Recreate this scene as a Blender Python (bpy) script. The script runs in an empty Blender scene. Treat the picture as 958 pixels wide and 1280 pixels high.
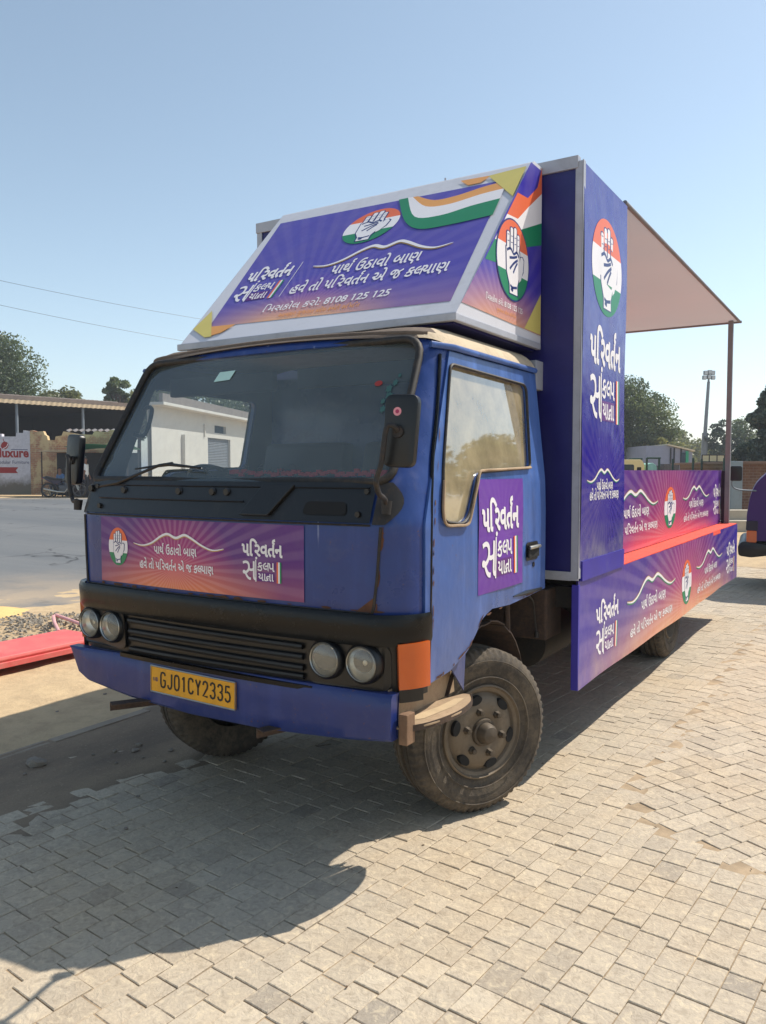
import bpy, bmesh, math, random
import numpy as np
from mathutils import Vector, Matrix

rng = random.Random(11)
sc = bpy.context.scene
col = sc.collection
R = math.radians

# ------------------------------------------------------------------ camera, sky, sun, exposure
EYE = 1.6
YAW = R(32.0)
PITCH = math.atan(52 / 1000)
cd = bpy.data.cameras.new("camera")
cd.sensor_fit = 'HORIZONTAL'
cd.sensor_width = 36.0
cd.lens = 1000 / 958 * 36.0
cd.clip_start = 0.05
cd.clip_end = 3000
cam = bpy.data.objects.new("camera", cd)
col.objects.link(cam)
cam.location = (0, 0, EYE)
cam.rotation_euler = (R(90) - PITCH, 0, YAW)
sc.camera = cam

SUN = Vector((0.42, 0.65, 1.0)).normalized()
world = bpy.data.worlds.new("World")
sc.world = world
world.use_nodes = True
wn = world.node_tree
bgn = wn.nodes['Background']
sky = wn.nodes.new('ShaderNodeTexSky')
sky.sky_type = 'NISHITA'
sky.sun_disc = False
sky.sun_elevation = math.asin(SUN.z)
sky.sun_rotation = math.atan2(SUN.x, SUN.y)
sky.altitude = 100
sky.air_density = 1.0
sky.dust_density = 0.6
sky.ozone_density = 1.0
hs = wn.nodes.new('ShaderNodeHueSaturation')
hs.inputs['Hue'].default_value = 0.487
hs.inputs['Saturation'].default_value = 0.80
hs.inputs['Value'].default_value = 1.30
wn.links.new(sky.outputs[0], hs.inputs['Color'])
wn.links.new(hs.outputs[0], bgn.inputs[0])
bgn.inputs[1].default_value = 0.113
sl = bpy.data.lights.new("sun", 'SUN')
sl.energy = 5.0
sl.angle = R(0.53)
sl.color = (1.0, 0.93, 0.82)
so = bpy.data.objects.new("sun", sl)
col.objects.link(so)
so.rotation_euler = SUN.to_track_quat('Z', 'Y').to_euler()
sc.view_settings.view_transform = 'Standard'
sc.view_settings.look = 'None'
sc.view_settings.exposure = 0.22
sc.view_settings.gamma = 1.0
try:
    sc.cycles.max_bounces = 8
    sc.cycles.transparent_max_bounces = 12
except Exception:
    pass

FH = Vector((-math.sin(YAW), math.cos(YAW), 0))
RT = Vector((math.cos(YAW), math.sin(YAW), 0))
def bg(d, l, z=0.0):                      # distance ahead, distance to the right -> world
    p = FH * d + RT * l
    return Vector((p.x, p.y, z))
def smooth(t):
    t = max(0.0, min(1.0, t))
    return t * t * (3 - 2 * t)
def terr(d, l):                           # the far side of the road lies a little higher
    return 0.48 * smooth((d - 8.5) / 26) * smooth((3 - l) / 8)

# ------------------------------------------------------------------ materials
def lin(c):
    def f(v):
        v /= 255.0
        return v / 12.92 if v <= 0.04045 else ((v + 0.055) / 1.055) ** 2.4
    return (f(c[0]), f(c[1]), f(c[2]), 1.0)

class NT:
    def __init__(s, name):
        s.m = bpy.data.materials.new(name)
        s.m.use_nodes = True
        s.t = s.m.node_tree
        s.n = s.t.nodes
        s.b = s.n['Principled BSDF']
        s.out = s.n['Material Output']
    def new(s, t, **kw):
        nd = s.n.new(t)
        for k, v in kw.items():
            setattr(nd, k, v)
        return nd
    def link(s, a, b):
        s.t.links.new(a, b)
    def val(s, nd, i, v):
        if hasattr(v, 'is_linked'):
            s.link(v, nd.inputs[i])
        else:
            nd.inputs[i].default_value = v
    def math(s, op, a, b=0.0, clamp=False):
        nd = s.new('ShaderNodeMath', operation=op, use_clamp=clamp)
        s.val(nd, 0, a); s.val(nd, 1, b)
        return nd.outputs[0]
    def mix(s, fac, a, b, blend='MIX'):
        nd = s.new('ShaderNodeMix', data_type='RGBA', blend_type=blend)
        s.val(nd, 0, fac); s.val(nd, 6, a); s.val(nd, 7, b)
        return nd.outputs[2]
    def noise(s, scale, detail=4, rough=0.55, vec=None, dist=0.0):
        nd = s.new('ShaderNodeTexNoise')
        nd.inputs['Scale'].default_value = scale
        nd.inputs['Detail'].default_value = detail
        nd.inputs['Roughness'].default_value = rough
        nd.inputs['Distortion'].default_value = dist
        if vec is None:
            vec = s.coord()
        s.link(vec, nd.inputs['Vector'])
        return nd.outputs['Fac']
    def coord(s, which='Object'):
        if not hasattr(s, '_tc'):
            s._tc = s.new('ShaderNodeTexCoord')
        return s._tc.outputs[which]
    def ramp(s, fac, stops, interp='LINEAR'):
        nd = s.new('ShaderNodeValToRGB')
        nd.color_ramp.interpolation = interp
        els = nd.color_ramp.elements
        while len(els) < len(stops):
            els.new(0.5)
        for e, (p, c) in zip(els, stops):
            e.position = p
            e.color = c if len(c) == 4 else (*c, 1)
        s.link(fac, nd.inputs[0])
        return nd.outputs[0]
    def rng(s, v, a, b, c=0.0, d=1.0):
        nd = s.new('ShaderNodeMapRange')
        s.val(nd, 0, v)
        for i, x in enumerate((a, b, c, d)):
            nd.inputs[i + 1].default_value = x
        return nd.outputs[0]
    def bump(s, h, strength=0.3, dist=0.01):
        nd = s.new('ShaderNodeBump')
        nd.inputs['Strength'].default_value = strength
        nd.inputs['Distance'].default_value = dist
        s.link(h, nd.inputs['Height'])
        s.link(nd.outputs[0], s.b.inputs['Normal'])
        return nd

MATS = {}
def pm(name, c, rough=0.55, metal=0.0, var=0.12, vscale=3.0, dirt=None, dscale=2.5, damt=0.5,
       bump=0.0, bscale=60, spec=0.5, coat=0.0):
    """plain surface with tone variation, optional dirt patches and fine bump"""
    if name in MATS:
        return MATS[name]
    k = NT(name)
    base = lin(c)
    n = k.noise(vscale, 5, 0.6)
    lo = tuple(v * (1 - var) for v in base[:3]) + (1,)
    hi = tuple(min(1, v * (1 + var)) for v in base[:3]) + (1,)
    out = k.mix(k.rng(n, 0.3, 0.7), lo, hi)
    rv = rough
    if dirt:
        dn = k.math('ADD', k.math('MULTIPLY', k.noise(dscale, 9, 0.72, dist=0.2), 0.6), k.math('MULTIPLY', k.noise(dscale * 6, 6, 0.7), 0.4))
        f = k.math('MULTIPLY', k.rng(dn, 0.60 - damt * 0.3, 0.78 - damt * 0.1), 0.4 + damt * 0.6)
        out = k.mix(f, out, lin(dirt))
        rv = k.rng(f, 0, 1, rough, min(0.95, rough + 0.35))
    k.link(out, k.b.inputs['Base Color'])
    k.val(k.b, 'Roughness', rv)
    k.b.inputs['Metallic'].default_value = metal
    k.b.inputs['Specular IOR Level'].default_value = spec
    k.b.inputs['Coat Weight'].default_value = coat
    k.b.inputs['Coat Roughness'].default_value = 0.12
    if bump:
        k.bump(k.noise(bscale, 4, 0.6), bump, 0.01)
    MATS[name] = k.m
    return k.m

def worn_paint(name, c, rough=.34, dents=.25, dustz=1.05, fade=.3, chip=.66):
    k = NT(name)
    P = k.coord()
    base = lin(c)
    sep = k.new('ShaderNodeSeparateXYZ'); k.link(P, sep.inputs[0])
    mp = k.new('ShaderNodeMapping'); mp.inputs['Scale'].default_value = (9, 9, .9); k.link(P, mp.inputs[0])
    streak = k.noise(1.0, 6, .65, mp.outputs[0]); big = k.noise(1.7, 6, .6, P); fine = k.noise(55, 5, .7, P); med = k.noise(9, 7, .7, P)
    fadec = tuple(min(1, v * 1.5 + .03) for v in base[:3]) + (1,)
    dk = tuple(v * .72 for v in base[:3]) + (1,)
    col_ = k.mix(k.rng(big, .35, .68), dk, lin(c))
    col_ = k.mix(k.math('MULTIPLY', k.rng(streak, .5, .75), fade), col_, fadec)
    # dust thrown up from the road and lying in the lower panels
    dz = k.math('ADD', sep.outputs[2], k.math('MULTIPLY', med, .5))
    dust = k.math('MULTIPLY', k.rng(dz, dustz + .25, dustz - .25, 0, 1), k.rng(streak, .3, .7, .2, .75))
    dust = k.math('ADD', dust, k.math('MULTIPLY', k.rng(med, .55, .8), .22), True)
    col_ = k.mix(k.math('MULTIPLY', dust, .55), col_, lin((150, 138, 124)))
    sc_ = k.new('ShaderNodeMapping'); sc_.inputs['Scale'].default_value = (30, 30, 2.5); sc_.inputs['Rotation'].default_value = (.5, .9, .2); k.link(P, sc_.inputs[0])
    scr = k.math('MULTIPLY', k.rng(k.noise(1, 3, .5, sc_.outputs[0]), .70, .74), k.rng(big, .5, .6))
    col_ = k.mix(k.math('MULTIPLY', scr, .55), col_, lin((150, 160, 190)))
    ch = k.math('MULTIPLY', k.rng(fine, chip, chip + .03), k.rng(med, .52, .6))
    col_ = k.mix(ch, col_, lin((104, 66, 46)))
    k.link(col_, k.b.inputs['Base Color'])
    k.val(k.b, 'Roughness', k.math('ADD', k.rng(big, .3, .7, rough - .1, rough + .12), k.math('MULTIPLY', dust, .35)))
    h = k.math('ADD', k.math('MULTIPLY', k.noise(2.6, 3, .5, P), 1.0), k.math('MULTIPLY', k.noise(9, 3, .5, P), .22))
    k.bump(h, dents, .05)
    return k.m

def ray_print(name, cu, cv, aspect, top, glow, bottom, rad, nrays=44, amt=0.16, rough=0.33, edge=None,
              stain=None, bot_h=0.35):
    """printed vinyl: sun-ray pattern round a centre, warm at the bottom edge"""
    k = NT(name)
    uv = k.new('ShaderNodeSeparateXYZ')
    k.link(k.coord('UV'), uv.inputs[0])
    u, v = uv.outputs[0], uv.outputs[1]
    du = k.math('MULTIPLY', k.math('SUBTRACT', u, cu), aspect)
    dv = k.math('SUBTRACT', v, cv)
    ang = k.math('ARCTAN2', dv, du)
    ray = k.math('SINE', k.math('MULTIPLY', ang, nrays))
    ray = k.rng(ray, -0.4, 0.6)
    dist = k.math('SQRT', k.math('ADD', k.math('MULTIPLY', du, du), k.math('MULTIPLY', dv, dv)))
    g = k.rng(dist, 0.0, rad, 1.0, 0.0)
    base = k.mix(g, lin(top), lin(glow))
    fb = k.rng(v, 0.0, bot_h, 1.0, 0.0)
    fb = k.math('MULTIPLY', k.math('POWER', fb, 1.2), k.rng(dist, rad * 0.5, rad * 1.7, 1.0, 0.25))
    base = k.mix(fb, base, lin(bottom))
    if edge:
        fe = k.rng(k.math('ABSOLUTE', k.math('SUBTRACT', u, 0.5)), 0.3, 0.5)
        base = k.mix(k.math('MULTIPLY', fe, 0.85), base, lin(edge))
    rf = k.math('MULTIPLY', ray, k.rng(dist, 0.05, rad * 1.4, amt, amt * 0.35))
    base = k.mix(rf, base, (1, 0.75, 0.8, 1))
    if stain:
        col_, lo, hi, wgt = stain
        s = k.math('MULTIPLY', k.rng(v, lo, hi, 1.0, 0.0), k.rng(k.noise(5, 6, 0.65), 0.35, 0.75))
        base = k.mix(k.math('MULTIPLY', s, wgt), base, lin(col_))
    dust = k.rng(k.noise(4, 7, 0.7), 0.45, 0.8, 0.0, 0.10)
    base = k.mix(dust, base, lin((176, 160, 140)))
    k.link(base, k.b.inputs['Base Color'])
    k.val(k.b, 'Roughness', k.rng(k.noise(7, 5, 0.6), 0.3, 0.7, rough - 0.06, rough + 0.12))
    k.bump(k.math('ADD', k.noise(2.0, 3, 0.5), k.math('MULTIPLY', k.noise(7, 2, 0.5, dist=1.0), .25)), 0.22, 0.03)
    return k.m

M = dict(
    blue=worn_paint('blue_paint', (29, 60, 128), .30, .36, 1.0, .34, .645),
    blue_flat=worn_paint('faded_blue_paint', (60, 94, 160), .34, .36, 1.08, .62, .645),
    bumper_blue=worn_paint('dark_bumper_paint', (32, 52, 118), .36, .4, .62, .3, .60),
    roof=pm('dusty_roof', (190, 172, 145), 0.85, 0, 0.12, 3, dirt=(118, 96, 76), damt=0.35, dscale=9, bump=0.25, bscale=60),
    black=pm('black_trim', (12, 12, 14), 0.36, 0, 0.2, 3, dirt=(62, 58, 54), damt=0.18, dscale=6, bump=0.12, bscale=30),
    black_old=pm('worn_black_trim', (9, 9, 10), 0.26, 0, 0.3, 5, dirt=(90, 74, 58), damt=0.10, dscale=18, bump=0.35, bscale=11, spec=.3),
    dark=pm('dark_void', (9, 9, 10), 0.8, 0, 0.2),
    liner=pm('grey_cab_liner', (60, 62, 66), 0.8, 0, 0.15),
    rubber=pm('seal_rubber', (26, 24, 23), 0.6, 0, 0.2, 20, dirt=(98, 82, 66), damt=0.45, dscale=25),
    rust=pm('rust', (92, 58, 38), 0.85, 0, 0.3, 14, bump=0.3, bscale=80),
    rusty_iron=pm('rusty_iron', (62, 48, 40), 0.8, 0, 0.25, 8, dirt=(110, 84, 62), damt=0.5, dscale=12, bump=0.25, bscale=50),
    chassis=pm('chassis_black', (24, 22, 21), 0.75, 0, 0.2, 5, dirt=(72, 60, 48), damt=0.5, dscale=9),
    tyre=pm('dusty_tyre', (64, 57, 49), 0.85, 0, 0.2, 9, dirt=(132, 117, 96), damt=0.55, dscale=6, bump=0.25, bscale=120),
    rim=pm('dusty_rim', (116, 103, 86), 0.62, 0.25, 0.12, 7, dirt=(84, 72, 60), damt=0.45, dscale=10, bump=0.12, bscale=60),
    hub=pm('hub_iron', (84, 74, 62), 0.6, 0.3, 0.2, 12, dirt=(100, 88, 72), damt=0.4, dscale=14),
    step=pm('dusty_step_metal', (160, 136, 108), 0.8, 0, 0.15, 9, dirt=(100, 66, 44), damt=0.4, dscale=14, bump=0.2, bscale=50),
    chrome=pm('tarnished_chrome', (190, 186, 176), 0.3, 0.9, 0.1, 20),
    refl=pm('lamp_reflector', (238, 234, 224), 0.3, 0.85, 0.05, 12),
    alu=pm('aluminium_edge', (172, 174, 182), 0.45, 0.2, 0.08, 6, dirt=(120, 118, 120), damt=0.3),
    whiteflex=pm('white_flex_border', (205, 205, 212), 0.42, 0, 0.05, 2, dirt=(160, 158, 160), damt=0.25),
    yellowflex=pm('yellow_flex', (208, 192, 104), 0.45, 0, 0.08),
    plate=pm('plate_yellow', (224, 160, 30), 0.45, 0, 0.10, 9, dirt=(160, 110, 40), damt=0.3, dscale=14),
    ink=pm('plate_ink', (20, 18, 18), 0.5),
    white=pm('print_white', (232, 228, 230), 0.4, 0, 0.04),
    cream=pm('print_cream', (226, 214, 186), 0.4, 0, 0.05),
    gold=pm('print_gold', (190, 150, 84), 0.4, 0, 0.1),
    orange=pm('print_orange', (226, 104, 58), 0.4, 0, 0.05),
    green=pm('print_green', (18, 128, 84), 0.4, 0, 0.05),
    navy=pm('print_navy', (24, 44, 110), 0.4, 0, 0.05),
    violet=pm('print_violet', (92, 30, 120), 0.4, 0, 0.05),
    peach=pm('print_peach', (226, 158, 84), 0.4, 0, 0.06),
    indigo=pm('print_indigo', (58, 50, 160), 0.4, 0, 0.06),
    boxblue=pm('box_dark_blue', (22, 20, 96), 0.38, 0, 0.08, 1.4, dirt=(44, 44, 120), damt=0.3),
    redfloor=pm('red_stage_carpet', (228, 74, 54), 0.8, 0, 0.08, 6, dirt=(190, 70, 50), damt=0.3, bump=0.15, bscale=200),
    pole=pm('brown_steel_pole', (122, 120, 124), 0.55, 0.1, 0.1, 6, dirt=(84, 66, 60), damt=0.3),
)

def glass_mat(name, tint, dust, dustc, gloss_rough=0.02, dscale=3.0, dlo=0.3, dhi=0.75, refl=1.4):
    k = NT(name)
    tr = k.new('ShaderNodeBsdfTransparent'); tr.inputs[0].default_value = tint
    gl = k.new('ShaderNodeBsdfGlossy'); gl.inputs['Roughness'].default_value = gloss_rough
    gl.inputs['Color'].default_value = (0.9, 0.95, 1, 1)
    df = k.new('ShaderNodeBsdfDiffuse'); df.inputs[0].default_value = lin(dustc)
    fr = k.new('ShaderNodeFresnel'); fr.inputs[0].default_value = 1.5
    m1 = k.new('ShaderNodeMixShader'); k.link(k.rng(k.noise(dscale, 7, 0.65), dlo, dhi, dust[0], dust[1]), m1.inputs[0])
    k.link(tr.outputs[0], m1.inputs[1]); k.link(df.outputs[0], m1.inputs[2])
    m2 = k.new('ShaderNodeMixShader'); k.link(k.math('MULTIPLY', fr.outputs[0], refl, True), m2.inputs[0])
    k.link(m1.outputs[0], m2.inputs[1]); k.link(gl.outputs[0], m2.inputs[2])
    k.link(m2.outputs[0], k.out.inputs[0])
    k.n.remove(k.b)
    return k.m
M['windscreen'] = glass_mat('windscreen_glass', (0.78, 0.83, 0.83, 1), (0.15, 0.34), (148, 160, 160), .02, 2.0, .3, .75, 1.15)
M['dustyglass'] = glass_mat('dust_coated_glass', (0.45, 0.48, 0.42, 1), (0.42, 0.86), (182, 166, 132), 0.03, 3.5, 0.34, 0.6, 2.2)
M['lens'] = glass_mat('lamp_lens', (0.95, 0.95, 0.92, 1), (0.10, 0.30), (226, 220, 202), .04, 9.0)

def amber():
    k = NT('amber_lens')
    k.link(k.mix(k.noise(8, 4), lin((214, 100, 20)), lin((188, 76, 12))), k.b.inputs['Base Color'])
    k.b.inputs['Roughness'].default_value = 0.22
    k.b.inputs['Subsurface Weight'].default_value = 0.15
    k.b.inputs['Subsurface Radius'].default_value = (0.02, 0.008, 0.003)
    k.b.inputs['Coat Weight'].default_value = 0.6
    w = k.new('ShaderNodeTexWave'); w.inputs['Scale'].default_value = 60; w.bands_direction = 'Z'
    k.link(k.coord(), w.inputs['Vector'])
    k.bump(w.outputs['Fac'], 0.12, 0.003)
    return k.m
M['amber'] = amber()

# ------------------------------------------------------------------ mesh helpers
class MB:
    def __init__(s):
        s.v = []; s.f = []; s.mi = []; s.uv = []
    def add(s, vs, fs, mi=0, uvs=None):
        o = len(s.v)
        s.v += [tuple(p) for p in vs]
        for i, f in enumerate(fs):
            s.f.append(tuple(o + j for j in f)); s.mi.append(mi)
            s.uv.append([uvs[j] for j in f] if uvs else None)
        return s
    def box(s, a, b, mi=0, mat=None):
        (x0, y0, z0), (x1, y1, z1) = a, b
        vs = [Vector(p) for p in ((x0, y0, z0), (x1, y0, z0), (x1, y1, z0), (x0, y1, z0), (x0, y0, z1), (x1, y0, z1), (x1, y1, z1), (x0, y1, z1))]
        if mat: vs = [mat @ p for p in vs]
        return s.add(vs, [(0, 3, 2, 1), (4, 5, 6, 7), (0, 1, 5, 4), (1, 2, 6, 5), (2, 3, 7, 6), (3, 0, 4, 7)], mi)
    def prism(s, poly, lo, hi, axis='z', mi=0):
        """poly 2d; axis z:(x,y) y:(x,z) x:(y,z)"""
        def P(p, h):
            return {'z': (p[0], p[1], h), 'y': (p[0], h, p[1]), 'x': (h, p[0], p[1])}[axis]
        n = len(poly)
        vs = [P(p, lo) for p in poly] + [P(p, hi) for p in poly]
        fs = [tuple(range(n))[::-1], tuple(range(n, 2 * n))] + [(i, (i + 1) % n, n + (i + 1) % n, n + i) for i in range(n)]
        return s.add(vs, fs, mi)
    def tube(s, pts, r, n=8, mi=0, closed=False, caps=True):
        pts = [Vector(p) for p in pts]
        m = len(pts)
        rs = r if isinstance(r, (list, tuple)) else [r] * m
        up = Vector((0, 0, 1)); vs = []
        pn = None
        for i, p in enumerate(pts):
            if closed: t = pts[(i + 1) % m] - pts[i - 1]
            else: t = pts[min(i + 1, m - 1)] - pts[max(i - 1, 0)]
            t.normalize()
            if pn is None:
                a = up if abs(t.z) < 0.9 else Vector((1, 0, 0))
                x = t.cross(a).normalized()
            else:
                x = (pn - t * pn.dot(t)).normalized()
            pn = x
            y = t.cross(x)
            for k in range(n):
                an = 2 * math.pi * k / n
                vs.append(p + (x * math.cos(an) + y * math.sin(an)) * rs[i])
        fs = []
        for i in range(m if closed else m - 1):
            j = (i + 1) % m
            for k in range(n):
                fs.append((i * n + k, i * n + (k + 1) % n, j * n + (k + 1) % n, j * n + k))
        if caps and not closed:
            fs.append(tuple(range(n))[::-1]); fs.append(tuple((m - 1) * n + k for k in range(n)))
        return s.add(vs, fs, mi)
    def lathe(s, prof, axis='x', c=(0, 0, 0), n=48, mi=0, rfun=None):
        """prof: (along, radius)"""
        vs = []; c = Vector(c)
        for i, (a, r) in enumerate(prof):
            for k in range(n):
                t = 2 * math.pi * k / n
                rr = rfun(i, k, r) if rfun else r
                if axis == 'x': p = Vector((a, rr * math.cos(t), rr * math.sin(t)))
                elif axis == 'y': p = Vector((rr * math.cos(t), a, rr * math.sin(t)))
                else: p = Vector((rr * math.cos(t), rr * math.sin(t), a))
                vs.append(c + p)
        fs = []
        for i in range(len(prof) - 1):
            for k in range(n):
                fs.append((i * n + k, i * n + (k + 1) % n, (i + 1) * n + (k + 1) % n, (i + 1) * n + k))
        return s.add(vs, fs, mi)
    def grid(s, fn, us, vs_, mi=0):
        pts = [fn(u, v) for v in vs_ for u in us]
        uv = [((u - us[0]) / (us[-1] - us[0]), (v - vs_[0]) / (vs_[-1] - vs_[0])) for v in vs_ for u in us]
        n = len(us)
        fs = [(j * n + i, j * n + i + 1, (j + 1) * n + i + 1, (j + 1) * n + i) for j in range(len(vs_) - 1) for i in range(n - 1)]
        return s.add(pts, fs, mi, uv)
    def build(s, name, mats, parent=None, smooth=None, bevel=0.0, thick=0.0, fix=True, loc=None):
        me = bpy.data.meshes.new(name)
        me.from_pydata(s.v, [], s.f)
        mats = mats if isinstance(mats, (list, tuple)) else [mats]
        for m in mats: me.materials.append(m)
        me.polygons.foreach_set('material_index', s.mi)
        if any(u is not None for u in s.uv):
            ul = me.uv_layers.new(name='UVMap')
            i = 0
            flat = np.zeros(len(ul.data) * 2, dtype=np.float32)
            for f, u in zip(s.f, s.uv):
                for j in range(len(f)):
                    if u: flat[2 * i] = u[j][0]; flat[2 * i + 1] = u[j][1]
                    i += 1
            ul.data.foreach_set('uv', flat)
        if bevel or thick or fix:
            bm = bmesh.new(); bm.from_mesh(me)
            if fix: bmesh.ops.recalc_face_normals(bm, faces=bm.faces)
            if thick:
                bmesh.ops.solidify(bm, geom=bm.faces[:], thickness=thick)
            if bevel:
                es = [e for e in bm.edges if len(e.link_faces) == 2 and e.calc_face_angle(0) > R(28)]
                bmesh.ops.bevel(bm, geom=es, offset=bevel, segments=2, profile=0.6, affect='EDGES', clamp_overlap=True)
            bm.to_mesh(me); bm.free()
        if smooth is not None:
            me.polygons.foreach_set('use_smooth', [True] * len(me.polygons))
            me.set_sharp_from_angle(angle=R(smooth))
        o = bpy.data.objects.new(name, me)
        col.objects.link(o)
        if parent: o.parent = parent
        if loc is not None: o.location = loc
        return o

def tag(o, label, cat, group=None, kind=None):
    if label: o['label'] = label
    if cat: o['category'] = cat
    if group: o['group'] = group
    if kind: o['kind'] = kind
    return o
def thing(name, label, cat, loc=(0, 0, 0), rz=0.0, group=None):
    o = bpy.data.objects.new(name, None)
    o.empty_display_size = 0.2
    col.objects.link(o)
    o.location = loc; o.rotation_euler = (0, 0, rz)
    return tag(o, label, cat, group)
def structure(o):
    o['kind'] = 'structure'
    return o
def copy_tree(o, parent=None):
    c = o.copy(); col.objects.link(c)
    if parent: c.parent = parent
    for ch in list(o.children): copy_tree(ch, c)
    return c
def xform(T, pts): return [T @ Vector(p) for p in pts]

# ------------------------------------------------------------------ lettering
GL = {}
def _tmp(body, off):
    cu = bpy.data.curves.new('t', 'FONT'); cu.body = body; cu.size = 1; cu.offset = off; cu.resolution_u = 3
    o = bpy.data.objects.new('t', cu); col.objects.link(o)
    dg = bpy.context.evaluated_depsgraph_get(); dg.update()
    me = bpy.data.meshes.new_from_object(o.evaluated_get(dg))
    vs = [(v.co.x, v.co.y) for v in me.vertices]; fs = [tuple(p.vertices) for p in me.polygons]
    bpy.data.objects.remove(o); bpy.data.curves.remove(cu); bpy.data.meshes.remove(me)
    return vs, fs
def glyph(ch, off=0.0, half=False):
    key = (ch, off, half)
    if key in GL: return GL[key]
    if ch == ' ': GL[key] = ([], [], 0.3); return GL[key]
    vs, fs = _tmp(ch, off)
    bar, _ = _tmp('|', 0); b1 = max(x for x, y in bar)
    both, _ = _tmp(ch + '|', 0); adv = max(x for x, y in both) - b1
    if half and vs:                                       # half form: the right stem goes
        cut = max(x for x, y in vs) - 0.10
        bm = bmesh.new(); bv = [bm.verts.new((x, y, 0)) for x, y in vs]
        for f in fs: bm.faces.new([bv[i] for i in f])
        bmesh.ops.bisect_plane(bm, geom=bm.verts[:] + bm.edges[:] + bm.faces[:], plane_co=(cut, 0, 0), plane_no=(1, 0, 0), clear_outer=True)
        bm.verts.index_update()
        vs = [(v.co.x, v.co.y) for v in bm.verts]; fs = [tuple(v.index for v in f.verts) for f in bm.faces]
        bm.free(); adv = cut - 0.02
    if ch == '1':                                         # flag on the figure one
        x0 = min(x for x, y in vs); y1 = max(y for x, y in vs)
        n = len(vs); vs = vs + [(x0 + .02, y1), (x0 + .02, y1 - .09), (x0 - .11, y1 - .16), (x0 - .11, y1 - .09)]
        fs = fs + [(n + 3, n + 2, n + 1, n)]
    GL[key] = (vs, fs, adv); return GL[key]
def ribbon(pts, w):
    """flat stroke: quads along a 2d polyline"""
    n = len(pts); ws = w if isinstance(w, (list, tuple)) else [w] * n
    L = []; Rr = []
    for i in range(n):
        ax, ay = pts[max(i - 1, 0)]; bx, by = pts[min(i + 1, n - 1)]
        dx, dy = bx - ax, by - ay; d = math.hypot(dx, dy) or 1
        nx, ny = -dy / d * ws[i] / 2, dx / d * ws[i] / 2
        L.append((pts[i][0] + nx, pts[i][1] + ny)); Rr.append((pts[i][0] - nx, pts[i][1] - ny))
    return L + Rr, [(n + i, n + i + 1, i + 1, i) for i in range(n - 1)]
def catmull(pts, k=6):
    out = []
    P = [pts[0]] + list(pts) + [pts[-1]]
    for i in range(1, len(P) - 2):
        for j in range(k):
            t = j / k
            q = []
            for a in range(len(pts[0])):
                p0, p1, p2, p3 = P[i - 1][a], P[i][a], P[i + 1][a], P[i + 2][a]
                q.append(0.5 * (2 * p1 + (p2 - p0) * t + (2 * p0 - 5 * p1 + 4 * p2 - p3) * t * t + (3 * p1 - p0 - 3 * p2 + p3) * t ** 3))
            out.append(tuple(q))
    out.append(tuple(pts[-1]))
    return out
def shape_text(s, off):
    """^ after a letter: reph hook; < after: half form; ~ after: subjoined ra"""
    V = []; F = []; x = 0.0
    i = 0; cnt = 0
    while i < len(s):
        ch = s[i]; nx = s[i + 1] if i + 1 < len(s) else ''
        thin = ch in 'રજશ'                                # contours that break when emboldened: build up from shifted copies
        vs, fs, adv = glyph(ch, 0.0 if thin else off, nx == '<')
        zc = .00008 * (cnt % 2); cnt += 1
        for q, (ax, ay) in enumerate(((0, 0), (off, 0), (-off, 0), (0, off), (0, -off)) if thin and off > .006 else ((0, 0),)):
            o = len(V); V += [(x + a + ax, b + ay, zc + .00012 * q) for a, b in vs]; F += [tuple(o + j for j in f) for f in fs]
        x += adv
        if nx == '^':
            r = ribbon(catmull([(x - .03, .66), (x - .14, .73), (x - .13, .84), (x + .02, .88)]), .075 + 2 * off)
            o = len(V); V += [(a, b, .0003) for a, b in r[0]]; F += [tuple(o + j for j in f) for f in r[1]]
        if nx == '~':
            r = ribbon([(x - .30, .26), (x - .52, .0)], .075 + 2 * off)
            o = len(V); V += [(a, b, .0003) for a, b in r[0]]; F += [tuple(o + j for j in f) for f in r[1]]
        i += 2 if nx and nx in '^<~' else 1
    return V, F

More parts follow.
